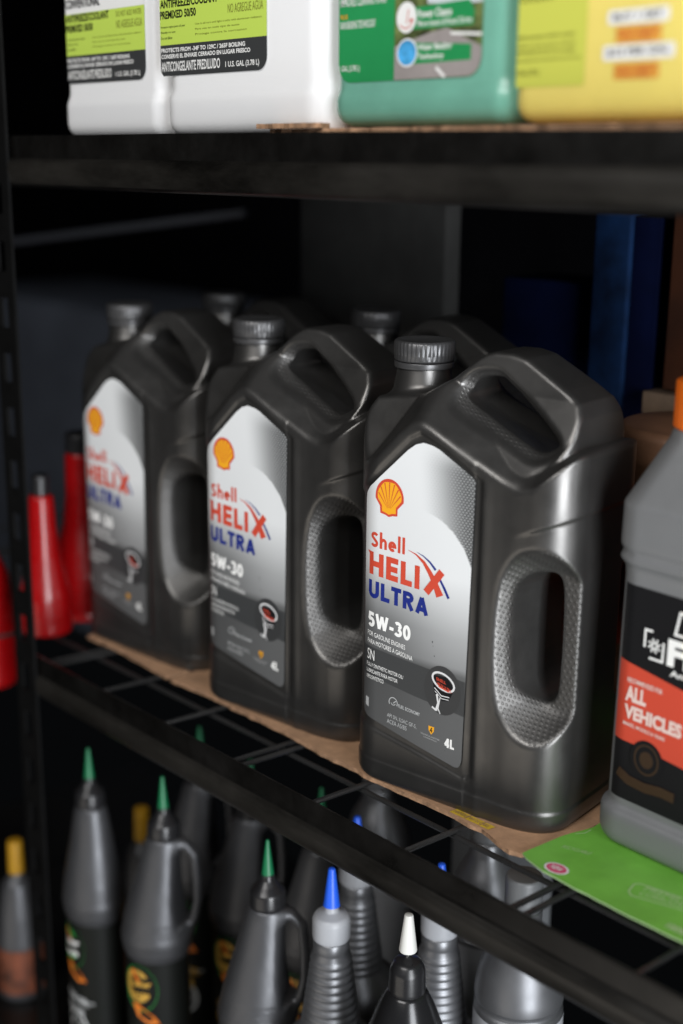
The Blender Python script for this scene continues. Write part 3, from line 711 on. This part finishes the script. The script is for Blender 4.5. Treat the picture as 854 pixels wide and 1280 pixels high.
m_blackplastic = mat("black_plastic", (0.012, 0.012, 0.013), 0.32, noise=0.08, nscale=60)
def screwcap(parent, c, r, z, m, h=2.4):
    pr = rprofile([(r*0.96, z), (r, z+0.1), (r, z+h), (r*0.9, z+h+0.12), (0.01, z+h+0.12)], 0.1)
    return MB().lathe(pr, 96, c[0], c[1], rib=lambda j, k: 1-(0.02 if k % 3 == 0 else 0)).build('cap', m, parent)
pj = np.array([(-1, 0.0), (2.6, 0.0), (3.3, 0.28), (19.0, 0.28), (19.8, 0.0), (40, 0)])
HND = [(12.5, 21.0), (15.5, 20.5), (15.9, 15.0), (15.0, 14.4), (13.9, 15.0)]
JV = jug_mesh(18.8, 12, 28, 2.2, pj, (8.0, 6.0), 2.4)
wj = empty('coolant_jug', (-83.6, 57.0, 44.45), 0, 'white coolant jug with lime label, standing next to the green jug', 'coolant jug', 'white coolant jugs on the upper shelf')
mesh('jug_body', JV[0], JV[1], m_whitejug, wj); screwcap(wj, (8, 6), 2.5, 27.6, m_whitejug)
def coolant_label(p, u0, u1, w):
    k = (u1-u0)/12.2; X = lambda a: u0+(a-0.3)*k
    lb = panel_on(p, u0, u1, 4.15, 17.5, w, m_whiteprint, r=0.9)
    T = Print(); T.poly([(u0, 6.25), (u1, 6.25), (u1, 9.35), (u0, 9.35)], lift=0.01); T.build('lime_band', m_lime, lb, lambda u, z, l: (u, w-0.02-l, z))
    T = Print(); c = [(u0, 6.25), (u0, 4.45), (X(0.6), 4.15)]+arc(u1-0.9, 5.05, 0.9, 0.9, 270, 360, 8)+[(u1, 6.25)]
    T.poly(c, lift=0.012); T.build('charcoal_band', m_bandprint, lb, lambda u, z, l: (u, w-0.02-l, z))
    s = lambda u, z, l: (u, w-0.045-l, z)
    T = Print(); T.text('CONVENTIONAL', X(.4), 9.75, X(5.9), 10.45, bold=.02); T.text('ANTIFREEZE/COOLANT', X(.4), 8.73, X(7.24), 9.3, bold=.03); T.text('PREMIXED 50/50', X(.35), 8.0, X(4.7), 8.55, bold=.03)
    for i, e in enumerate((3.4, 2.2, 1.8)): T.text(('Protects engine parts all year', 'Ready to use', 'Do not dilute')[i], X(.45), 7.36-.36*i, X(e), 7.54-.36*i)
    T.build('lettering', m_blackprint, lb, s)
    T = Print(); T.text('NO AGREGUE AGUA', X(8.35), 7.92, X(12.15), 8.5); T.text('DO NOT ADD WATER', X(8.35), 8.75, X(12.1), 9.15)
    for i in range(3): T.text(('Use in all cars and light trucks with aluminium radiators', 'Para uso en todo tipo de autos', 'Protege contra la corrosion')[i], X(4.6), 7.38-.34*i, X((12.0, 9.6, 10.4)[i]), 7.54-.34*i)
    T.build('lettering', m_olive, lb, s)
    T = Print(); T.text('PROTECTS FROM -34F TO 129C / 265F BOILING', X(.4), 5.74, X(10.2), 6.04, bold=.03); T.text('CONSERVE EL ENVASE CERRADO EN LUGAR FRESCO', X(.4), 5.33, X(10.75), 5.62, bold=.03)
    T.text('ANTICONGELANTE PREDILUIDO', X(.4), 4.45, X(7.4), 5.12, bold=.02); T.text('1 U.S. GAL (3.78 L)', X(8.0), 4.38, X(11.7), 4.85, bold=.02)
    T.build('lettering', m_whiteprint, lb, s); return lb
coolant_label(wj, 0.3, 12.5, 0.22)
wj2 = empty('coolant_jug', (-98.5, 57.6, 44.4), 0, 'white coolant jug with lime label at the far left end', 'coolant jug', 'white coolant jugs on the upper shelf')
JV2 = jug_mesh(18.4, 12, 28, 2.0, pj, (8.0, 6.0), 2.4)
mesh('jug_body', JV2[0]*np.array([0.80, 1, 1]), JV2[1], m_whitejug, wj2); screwcap(wj2, (5.8, 6), 2.4, 27.6, m_whitejug); coolant_label(wj2, 1.2, 12.35, 0.22)
pj3 = np.array([(-1, 0.0), (1.7, 0.0), (2.3, 0.22), (19.0, 0.22), (19.8, 0.0), (40, 0)])
gj = empty('coolant_jug', (-64.95, 57.0, 44.9), 0, 'translucent green jug with road picture label between white and yellow jugs', 'coolant jug')
JG = jug_mesh(15.3, 12, 27, 1.6, pj3, (7, 6), 2.4)
mesh('jug_body', JG[0], JG[1], m_teal, gj); screwcap(gj, (7, 6), 2.5, 26.6, m_whitejug)
lb = panel_on(gj, 0.95, 12.85, 2.6, 15.5, 0.17, m_greenlab, r=1.1); gsf = lambda u, z, l: (u+0.55, 0.15-l, z)
pic = lambda top: [(5.35, 2.6)]+arc(11.2, 3.7, 1.1, 1.1, 270, 360, 8)+[(12.3, top), (5.35, top)]
T = Print(); T.poly(pic(15.4)); T.build('picture', m_trees, lb, gsf)
T = Print(); T.poly([(5.35, 2.62)]+arc(11.2, 3.72, 1.08, 1.08, 270, 360, 8)+[(12.28, 4.2), (10.9, 4.75), (9.6, 5.3), (8.4, 5.15), (5.35, 4.5)], lift=.004); T.build('picture', m_road, lb, gsf)
T = Print(); T.poly([(8.0, 6.7), (10.5, 6.5), (12.28, 6.5), (12.28, 15.3), (8.0, 15.3)], lift=.004); T.build('picture', m_skyprint, lb, gsf)
T = Print(); T.poly([(6.6, 5.35), (11.6, 5.35), (11.7, 6.1), (11.3, 6.7), (6.6, 6.55)], lift=.01); T.poly([(6.6, 3.45), (11.5, 3.5), (11.5, 4.35), (6.6, 4.65)], lift=.01); T.build('picture', m_greenlab, lb, gsf)
T = Print(); T.strip([(8.8, 3.2), (9.5, 2.65)], 0.2, lift=.01); T.poly(arc(6.33, 6.05, .82, .86, 0, 350, 30), lift=.02); T.poly(arc(6.43, 4.1, .86, .80, 0, 350, 30), lift=.02); T.strip([(9.9, 5.0), (12.28, 4.82)], .16, lift=.01); T.build('picture', m_whiteprint, lb, gsf)
T = Print(); T.poly(arc(6.43, 4.1, .76, .70, 0, 350, 30), lift=.03); T.build('picture', m_cyan, lb, gsf)
T = Print(); T.strip(arc(6.3, 5.8, .5, .35, 200, 340, 8), .07, lift=.03); T.strip([(6.35, 5.7), (6.5, 6.5)], .07, lift=.03); T.poly(arc(6.75, 5.85, .14, .14, 0, 330, 10), lift=.03); T.build('picture', m_redprint, lb, gsf)
T = Print(); T.text('Power Cleans', 7.26, 5.95, 9.94, 6.4, bold=.02, lift=.02); T.text('More Insect & Road Grime', 7.26, 5.48, 11.5, 5.82, bold=.01, lift=.02); T.text('Water Beading', 7.33, 4.08, 10.0, 4.53, bold=.02, lift=.02); T.text('Technology', 7.34, 3.6, 9.4, 4.0, bold=.02, lift=.02); T.build('lettering', m_whiteprint, lb, gsf); T = Print()
T.text('RAIN BEADING TECHNOLOGY', .57, 5.72, 3.69, 6.15, bold=.01); T.text('IMPROVED CLEANING POWER', .57, 7.0, 4.6, 7.5, bold=.01); T.build('lettering', m_whiteprint, lb, gsf); T = Print(); T.text('1 GAL (3.78 L)', .5, 3.16, 2.32, 3.6, bold=.01)
T.build('lettering', m_whiteprint, lb, gsf)
T = Print(); T.text('PLUS', .57, 6.3, 1.2, 6.55, bold=.02); T.build('lettering', m_yelprint, lb, gsf)
yj = empty('coolant_jug', (-49.7, 56.8, 44.9), 0, 'yellow jug with price stickers at the right end of the upper shelf', 'coolant jug')
JY = jug_mesh(19.5, 12, 27, 1.2, np.array([(-1, 0.0), (40, 0.0)]), (9, 6), 2.4)
mesh('jug_body', JY[0], JY[1], m_yeljug, yj); screwcap(yj, (9, 6), 2.5, 26.6, m_whitejug)
ysf = lambda u, z, l: (u, -0.06-l, z)
lb = panel_on(yj, 0.5, 5.1, 1.85, 12.5, -0.03, m_limey, r=0.15)
T = Print()
T.text('USE: premium vehicle coolant', .55, 4.22, 4.4, 4.47, -.06, bold=.01); T.text('refer to the owner manual', .55, 3.85, 4.4, 4.05, -.06); T.text('ETHYLENE GLYCOL: Do not ingest', .55, 3.46, 4.45, 3.7, -.06, bold=.01); T.text('mantenga fuera del alcance de los ninos', .55, 3.1, 4.8, 3.3, -.06)
T.text('1 GAL (3.78 L)', .55, 2.35, 2.1, 2.75, -.02); T.text('COOLANT', .6, 6.12, 3.0, 6.5, -.05, bold=.02)
T.build('lettering', m_olive, lb, ysf)
for a, b, c_, d_, tx, ta, te in ((6.4, 4.68, 10.05, 5.36, 'BUY 1 GET', 6.75, 9.7), (6.2, 2.98, 10.5, 3.7, '$15 PER GAL', 6.5, 10.2)):
    st = panel_on(yj, a, c_, b, d_, -0.03, m_whiteprint, 'sticker', r=0.15)
    T = Print(); T.text(tx, ta, b+.18, te, d_-.18, -.03, bold=.02); T.build('lettering', m_bandprint, st, ysf)
for z in (3.8, 2.06):
    st = panel_on(yj, 6.95, 9.65, z, z+.74, -0.03, m_peach, 'sticker', r=0.05); T = Print(); T.text('HOT PRICE', 7.1, z+.42, 9.5, z+.66, -.03); T.text('THIS WEEK', 7.15, z+.1, 9.2, z+.32, -.03); T.build('lettering', m_redprint, st, ysf)

# grey coolant bottle on the green card
fp = empty('coolant_bottle', (-46.45, 63.35, sz(-42)+0.34), 0, 'large grey coolant bottle with black and red label, standing on green card', 'coolant bottle')
pf = np.array([(-1, 0.1), (0, 0.0), (2.3, 0.0), (2.6, 0.1), (2.9, 0.45), (17.9, 0.62), (18.5, 0.55), (19.0, 0.2), (19.4, 0.42), (19.8, 0.2), (22.6, 0.25), (40, 0.3)])
FV = jug_mesh(19.5, 11.0, 27.3, 2.3, pf, (4.1, 4.8), 2.2, h=0.24, sp=3.9)
mesh('bottle_body', FV[0], FV[1], m_dullsilver, fp); screwcap(fp, (4.1, 4.8), 2.45, 26.9, mat("orange_cap", (0.85, 0.16, 0.01), 0.4), 2.8)
def fsurf(u, z, l):
    d = float(np.interp(z, pf[:, 0], pf[:, 1])); r = 2.3-d if 2.3-d > .2 else .2
    x0 = d
    rr = 2.3
    w = d if u > rr else d+(rr-d)-math.sqrt(max(0.0, (rr-d)**2-(rr-u)**2)) if u > d else 2
    return (u, w-0.04-l, z)
def bent(poly_lo, poly_hi, us, name, m, parent, lift):
    V = []; 
    for u in us: V += [fsurf(u, np.interp(u, *zip(*poly_lo)), lift), fsurf(u, np.interp(u, *zip(*poly_hi)), lift)]
    F = [(2*i, 2*i+2, 2*i+3, 2*i+1) for i in range(len(us)-1)]
    return mesh(name, V, F, m, parent, smooth=True)
us = np.concatenate([np.linspace(1.0, 2.4, 12), np.linspace(2.6, 17, 20)])
us = us[us >= 1.35]
lb = bent([(0, 3.5), (20, 3.2)], [(0, 17.5), (20, 17.3)], us, 'label', m_blackprint, fp, 0.0)
us2 = np.unique(np.concatenate([us, [3.1, 3.3]]))
rd = bent([(0, 7.5), (1.5, 7.4), (3.2, 7.35), (20, 5.6)], [(0, 12.7), (1.8, 12.6), (20, 9.6)], us2, 'red_band', m_redprint, lb, 0.03)
T = Print(); T.text('ALL', 2.12, 10.06, 3.65, 11.08, bold=.05); T.text('VEHICLES', 2.12, 8.93, 6.31, 9.85, .1, bold=.05); T.text('RECOMMENDED FOR', 2.2, 11.3, 4.75, 11.62, .1, bold=.02); T.text('MAKES, MODELS & YEARS', 2.1, 8.42, 5.18, 8.7, .15, bold=.02)
T.build('lettering', mat("pink_white_print", (0.72, 0.55, 0.50), .5), lb, lambda u, z, l: fsurf(u, z, 0.06+l))
T = Print(); T.text('FL', 4.86, 13.15, 7.3, 14.85, bold=.05); T.text('Antifreeze', 5.15, 12.55, 8.6, 12.95, bold=.02)
T.strip([(3.75, 14.97), (3.22, 14.97), (3.22, 13.85)], .14); T.strip([(3.6, 13.25), (4.55, 13.25), (4.55, 14.45)], .14); T.strip([(5.9, 15.2), (5.3, 15.2), (5.55, 16.6), (6.2, 16.6)], .16)
for i in range(8):
    a = i*math.pi/4; T.strip([(3.92+.12*math.cos(a), 14.1+.12*math.sin(a)), (3.92+.46*math.cos(a+.35), 14.1+.46*math.sin(a+.35))], .11)
T.build('lettering', m_whiteprint, lb, lambda u, z, l: fsurf(u, z, 0.06+l))
m_bronze = mat("dark_bronze_print", (0.035, 0.018, 0.008), .45)
T = Print(); T.poly(arc(4.0, 6.6, 1.2, 1.3, 0, 350, 36)); T.build('seal', m_blackprint, lb, lambda u, z, l: fsurf(u, z, 0.05+l))
T = Print(); T.strip(arc(4.0, 6.65, .85, .95, 0, 350, 30), .13, closed=True); T.poly(arc(4.0, 6.65, .5, .55, 0, 350, 20)); T.strip([(1.95, 5.3), (2.8, 4.9), (4.0, 4.8), (5.2, 4.95), (6.17, 4.9)], .65); T.build('seal', m_bronze, lb, lambda u, z, l: fsurf(u, z, 0.07+l))

# ------------------------------------------------------------------ red bottles at the left
m_red = mat("red_plastic", (0.28, 0.002, 0.003), 0.28, noise=0.06, nscale=40)
def red_bottle(loc, prof, label, rz=0, sy=0.8, zc=None):
    sy = 1.0
    t = empty('red_bottle', loc, rz, label, 'bottle', 'red bottles on the left')
    MB().lathe(rprofile(prof[:-1]+[(0.01, prof[-2][1])], 0.4, 5), 48, sy=sy).build('bottle_body', m_red, t)
    r, z = prof[-1]
    MB().lathe(rprofile([(r*.95, z-.1), (r, z), (r, z+1.7), (r*.9, z+1.85), (0.01, z+1.85)], .1), 40, sy=sy).build('cap', m_blackplastic, t)
    return t
red_bottle((-107.1, 58.8, -0.9), [(2.3, 0), (2.4, .3), (2.4, 3.8), (2.15, 4.8), (1.5, 7.4), (1.25, 10.3), (1.12, 13.4), (.8, 13.4)], 'small red bottle with slender neck right beside the corner post')
red_bottle((-109.0, 64.4, -0.9), [(3.1, 0), (3.2, .4), (3.2, 4.4), (2.8, 6.6), (2.0, 9.2), (1.65, 12), (1.55, 16.4), (1.5, 16.4)], 'taller red bottle with black cap half hidden by the farthest oil jug')
red_bottle((-116.9, 57.5, -0.9), [(2.5, -8), (2.6, -7.6), (2.6, 2.0), (2.3, 3.6), (1.2, 6), (.9, 7), (.85, 7)], 'red bottle left of the corner post, cut by the picture edge')

# ------------------------------------------------------------------ bottom tier bottles
m_green = mat("green_tip", (0.003, 0.12, 0.045), 0.4); m_bluetip = mat("blue_tip", (0.012, 0.09, 0.62), 0.4); m_whitetip = mat("white_tip", (0.58, 0.58, 0.55), 0.45); m_yellowtip = mat("yellow_tip", (0.42, 0.22, 0.008), 0.45)
m_clearcap = mat("grey_white_cap", (0.31, 0.32, 0.34), 0.45, sss=0.1); m_greycap = mat("grey_cap", (0.12, 0.125, 0.13), 0.45)
m_blacklabel = mat("black_label", (0.006, 0.007, 0.006), 0.5, spec=0.2); m_logogreen = mat("logo_green", (0.012, 0.22, 0.035), 0.5); m_logogold = mat("logo_gold", (0.45, 0.26, 0.04), 0.5); m_logoorange = mat("logo_orange", (0.55, 0.14, 0.01), 0.5)
FLOOR = -42.0
def nozzle_bottle(loc, rz, label, handle=True, word='gold', S=1.0, lean=1.0):
    """gear oil bottle: conical silver shoulder, black wrap label, black cap with a coloured tip; z=0 at tip"""
    t = empty('gear_oil_bottle', loc, rz, label, 'bottle', 'silver gear oil bottles with green tips')
    MB().lathe(rprofile([(.52*S, -3.0), (.48*S, -2.9), (.13*S, -.05), (.01, 0)], .06), 24).build('tip', m_green, t)
    MB().lathe(rprofile([(1.42*S, -5.6), (1.46*S, -5.4), (1.40*S, -4.3), (.9*S, -3.75), (.58*S, -3.3), (.54*S, -2.9), (.01, -2.9)], .12), 40, rib=lambda j, k: 1).build('cap', m_blackplastic, t)
    ox = -0.9*S if handle else 0.0
    cone = [(2.66, -33), (2.66, -17.0), (2.9, -16.4), (3.05, -15.2), (2.85, -13.4), (2.1, -9.4), (1.6, -6.4), (1.45, -5.75), (1.2, -5.5)]
    def f(u, w, z):
        r = np.interp(z, [p[1] for p in cone], [p[0]*S for p in cone]); sh = np.interp(z, [-33, -15, -5.6], [ox, ox, 0])
        b = (np.sqrt(((u-sh)/1.06)**2+(w/0.92)**2)-r)*.85
        b = smax(b, smax(z+5.5, -33-z, .1), .35)
        for gz in (-14.5, -14.0, -13.5): b = b+0.05*np.exp(-((z-gz)/.1)**2)
        if handle:
            P = [(0.6, -6.3), (1.9, -6.2), (2.75, -7.2), (2.95, -9.5), (2.95, -11.5), (2.6, -13.4), (1.8, -14.9)]
            d = np.full(np.broadcast(u, w, z).shape, 1e9)
            for a, c in zip(P[:-1], P[1:]):
                ex, ez = (c[0]-a[0])*S, (c[1]-a[1]); wx, wz = u-a[0]*S, z-a[1]
                h = np.clip((wx*ex+wz*ez)/(ex*ex+ez*ez), 0, 1); d = np.minimum(d, np.sqrt((wx-ex*h)**2+(wz-ez*h)**2+(w*.75)**2))
            b = smin(b, d-.42, .5)
            slot = np.maximum(poly2(u, z, [(1.2*S+.1, -7.2), (1.8*S, -6.9), (2.3*S, -7.7), (2.45*S, -11.6), (2.1*S, -13.3), (1.55*S, -13.6), (1.25*S, -11.5)])-.1, np.abs(w)-5)
            b = smax(b, -slot, .3)
        return b
    V, F = nets(f, (-4.6*S, -3.6*S, -33.6), (4.2*S, 3.6*S, -5.2), .24, 1)
    bd = mesh('bottle_body', V, F, m_silver, t)
    wr = lambda u, z, l: (ox+(2.66*S*1.06+.05+l)*math.sin(u), -(2.66*S*.92+.05+l)*math.cos(u), z)
    us = np.linspace(-math.pi, math.pi, 61); Vl = []
    for u in us: Vl += [wr(u, -32.4, 0), wr(u, -17.0, 0)]
    lb = mesh('label', Vl, [(2*i, 2*i+2, 2*i+3, 2*i+1) for i in range(60)], m_blacklabel, t)
    c0 = -.35
    T = Print(); T.poly(arc(c0, -19.6, .62, 2.3, 0, 350, 30), lift=.02); T.build('emblem', m_logogreen, lb, wr)
    T = Print(); T.strip(arc(c0-.08, -19.4, .36, 1.5, 40, 330, 18), .22, lift=.04); T.build('emblem', m_logogold if word == 'gold' else m_logogreen, lb, wr)
    T = Print(); T.strip([(c0-.15, -21.2), (c0+.2, -22.3), (c0+.5, -23)], [.25, .6, .35], lift=.05); T.strip([(c0-.25, -17.8), (c0+.05, -19.2)], .14, lift=.05); T.build('emblem', m_logoorange, lb, wr)
    T = Print(); T.text('Quaker', c0-.5, -19.7, c0+.42, -18.9, -.3, bold=.03, lift=.06); T.text('State', c0-.35, -20.7, c0+.35, -19.95, -.3, bold=.03, lift=.06); T.build('lettering', m_logogold if word == 'gold' else m_whiteprint, lb, wr)
    T = Print(); T.text('GEAR OIL', c0-.5, -25.1, c0+.7, -24.3, .5, bold=.03, lift=.06); T.text('80W-90', c0-.5, -26.6, c0+.5, -25.6, .4, bold=.03, lift=.06); T.build('lettering', m_logogold if word == 'gold' else m_greyprint, lb, wr)
    T = Print(); T.strip(arc(c0+.1, -28.2, .5, 1.7, 0, 350, 24), .12, lift=.04, closed=True); T.strip(arc(c0+.1, -28.2, .28, .95, 0, 350, 18), .1, lift=.04, closed=True); T.strip([(c0-.5, -24.9+.1), (c0+.9, -24.9-.3)], .12, lift=.04); T.build('picture', m_greyprint, lb, wr)
    b2 = MB().box(-2.2*S+ox, 2.2*S+ox, -1.6*S, 1.6*S, FLOOR-loc[2], -32.9).build('bottle_base', m_silver, t) if loc[2]-33 > FLOOR+.1 else None
    return t
nozzle_bottle((-97.5, 57.0, -9.3), 15, 'leftmost silver gear oil bottle with green tip, no handle showing', handle=False, word='white', S=.98)
nozzle_bottle((-87.0, 58.0, -8.5), 38, 'silver gear oil bottle with gold emblem and handle, second from left', S=1.0)
nozzle_bottle((-71.3, 57.0, -7.6), 38, 'silver gear oil bottle with green tip beside the ribbed bottle with blue tip', S=1.0)
nozzle_bottle((-95.4, 68.0, -9.7), 40, 'green tipped gear oil bottle in the second row, behind the leftmost pair')
nozzle_bottle((-87.5, 68.0, -10.2), 40, 'green tipped gear oil bottle in the second row, seen through the double wire')
nozzle_bottle((-78.5, 68.8, -9.9), 40, 'silver gear oil bottle in the second row, rising behind the shelf beam')

def ribbed_bottle(loc, label, m=None, cone=(1.55, 2.35), tipm=None, capm=None, tip=True, body=3.7, ribs=10, grp='ribbed silver bottles with blue tips'):
    t = empty('ribbed_bottle', loc, 20, label, 'bottle', grp)
    tipm = tipm or m_bluetip; capm = capm or m_clearcap; m = m or m_silver2
    if tip:
        MB().lathe(rprofile([(.64, -3.1), (.6, -3.0), (.26, -.1), (.01, 0)], .06), 24).build('tip', tipm, t)
        MB().lathe(rprofile([(1.38, -5.75), (1.42, -5.6), (1.42, -4.2), (1.25, -3.85), (.55, -3.55), (.42, -3.0), (.01, -3.0)], .12), 40).build('cap', capm, t)
    else:
        MB().lathe(rprofile([(1.3, -5.75), (1.36, -5.6), (1.36, -3.4), (1.25, -3.2), (.01, -3.2)], .12), 60, rib=lambda j, k: 1-(.02 if k % 2 else 0)).build('cap', capm, t)
    pr = [(.01, -5.8), (1.3, -5.85), (1.36, -6.0), (1.36, -6.7), (1.28, -6.85), (1.28, -7.0)]
    pr = [(.01, -5.7), (1.25, -5.75), (1.36, -5.95), (1.36, -6.7), (1.30, -6.85), (1.46, -7.15)]
    n = ribs; z0, z1 = -7.2, -13.4
    for i in range(n):
        a = z0+(z1-z0)*i/n; d = (z1-z0)/n
        for tt in np.linspace(0, 1, 7)[:-1]:
            rr = cone[0]+(cone[1]-cone[0])*((i+tt)/n)**1.1; pr.append((rr-.10+.10*math.sin(tt*math.pi)**.8, a+d*tt))
    pr += [(cone[1]+.02, z1-.1), (body*.88, z1-1.0), (body*.97, z1-2.0), (body, z1-3.2), (body, FLOOR-loc[2]+.4), (body-.3, FLOOR-loc[2]), (.01, FLOOR-loc[2])]
    if not tip:
        pr = [(.01, -5.7), (1.25, -5.75), (1.4, -6.0), (1.4, -6.9)]+rprofile([(1.5, -7.2), (2.3, -8.7), (3.0, -10.6), (body, -12.2), (body, -12.9), (body-.2, -13.1), (body-.2, -13.4), (body, -13.6), (body, FLOOR-loc[2])], .5, 5)+[(.01, FLOOR-loc[2])]
    MB().lathe(pr[::-1], 64).build('bottle_body', m, t, deg=70)
    lab = MB().lathe([(body+.04, -30.5), (body+.04, -18.4 if tip else -13.9)], 64, caps=False).build('label', m_clearcap if not tip else m_dullsilver, t)
    return t
ribbed_bottle((-64.4, 57.5, -7.15), 'ribbed silver bottle with blue tip and pale cap, front row')
ribbed_bottle((-59.5, 64.0, -7.1), 'ribbed silver bottle with blue tip behind the white tipped black bottle')
ribbed_bottle((-69.8, 65.0, -7.8), 'ribbed silver bottle with blue tip, left of centre behind the beam')
ribbed_bottle((-53.3, 66.0, -2.9), 'capped silver bottle with white wrap at the right, under the green card', tip=False, capm=m_greycap, cone=(1.5, 2.5), body=3.25, ribs=4, grp='capped silver bottles')
ribbed_bottle((-62.5, 72.5, -3.6), 'capped silver bottle deep in the tier under the nearest jug', tip=False, capm=m_greycap, cone=(1.5, 2.5), body=3.25, ribs=4, grp='capped silver bottles')
ribbed_bottle((-78.4, 75.5, -6.0), 'capped silver bottle deep in the tier under the middle jug', tip=False, capm=m_greycap, cone=(1.5, 2.5), body=3.25, ribs=4, grp='capped silver bottles')
# black bottle with white tip
bb = empty('black_bottle', (-55.9, 57.0, -6.8), 0, 'black bottle with white nozzle tip in front of the ribbed bottle', 'bottle')
MB().lathe(rprofile([(.01, -2.85), (.6, -2.84), (.63, -2.75), (.30, -.05), (.01, 0)], .06), 32).build('tip', m_whitetip, bb)
MB().lathe(rprofile([(1.3, -5.9), (1.32, -5.7), (1.25, -4.2), (.95, -3.6), (.32, -3.35), (.15, -3.2), (.1, -2.8), (.01, -2.8)], .2, 5), 48, rib=lambda j, k: 1-(.015 if k % 2 else 0)).build('cap', m_blackplastic, bb)
MB().lathe(rprofile([(.01, FLOOR+6.8), (3.3, FLOOR+6.8), (3.4, FLOOR+7.2), (3.4, -12.5), (2.9, -9.7), (1.9, -6.9), (1.35, -5.8), (.01, -5.75)], .3), 56).build('bottle_body', mat("black_gloss_plastic", (0.016, 0.016, 0.017), 0.22, metal=0.3), bb)
# yellow capped bottles at the far left
def yellow_bottle(loc, label, S=1.0):
    t = empty('yellow_cap_bottle', loc, 0, label, 'bottle', 'bottles with yellow caps')
    MB().lathe(rprofile([(.78, -3.6), (.82, -3.4), (.74, -.1), (.01, 0)], .1), 28).build('cap', m_yellowtip, t)
    MB().lathe(rprofile([(.01, FLOOR-loc[2]), (2.5, FLOOR-loc[2]), (2.45, -12), (2.1, -8), (1.5, -4.6), (.9, -4.0), (.7, -3.4), (.01, -3.4)], .4, 5), 48).build('bottle_body', m_silver, t)
    MB().lathe([(2.56, FLOOR-loc[2]+1), (2.52, -11.5)], 48, caps=False).build('label', mat("rust_label", (0.16, 0.045, 0.02), .5, var=.8, nscale=25), t)
    return t
yellow_bottle((-112.0, 56.5, -24.5), 'silver bottle with yellow cap left of the corner post')
yellow_bottle((-104.5, 67, -21.5), 'yellow capped bottle half hidden between two gear oil bottles')
# dark grey tray behind the bottom tier
dt = rbox('grey_tray', -71.5, -61.5, 78, 80, -42, -4, .3, mat("dark_grey_tray", (0.10, 0.105, 0.11), .5, var=.2, nscale=10)); tag(dt, 'plain dark grey box behind the bottom bottles, seen through the wires', 'box')

for i, j in enumerate((jug, jug2, jug3, jug4, jug5)):
    for ch in j.children:
        if ch.name.startswith('cap'):
            a = math.radians((0, 47, 101, 160, 223)[i]); c = Vector((1.16*SC, 5.2*SC, 0)); Rm = Matrix.Rotation(a, 4, 'Z')
            ch.matrix_local = Matrix.Translation(c) @ Rm @ Matrix.Translation(-c)
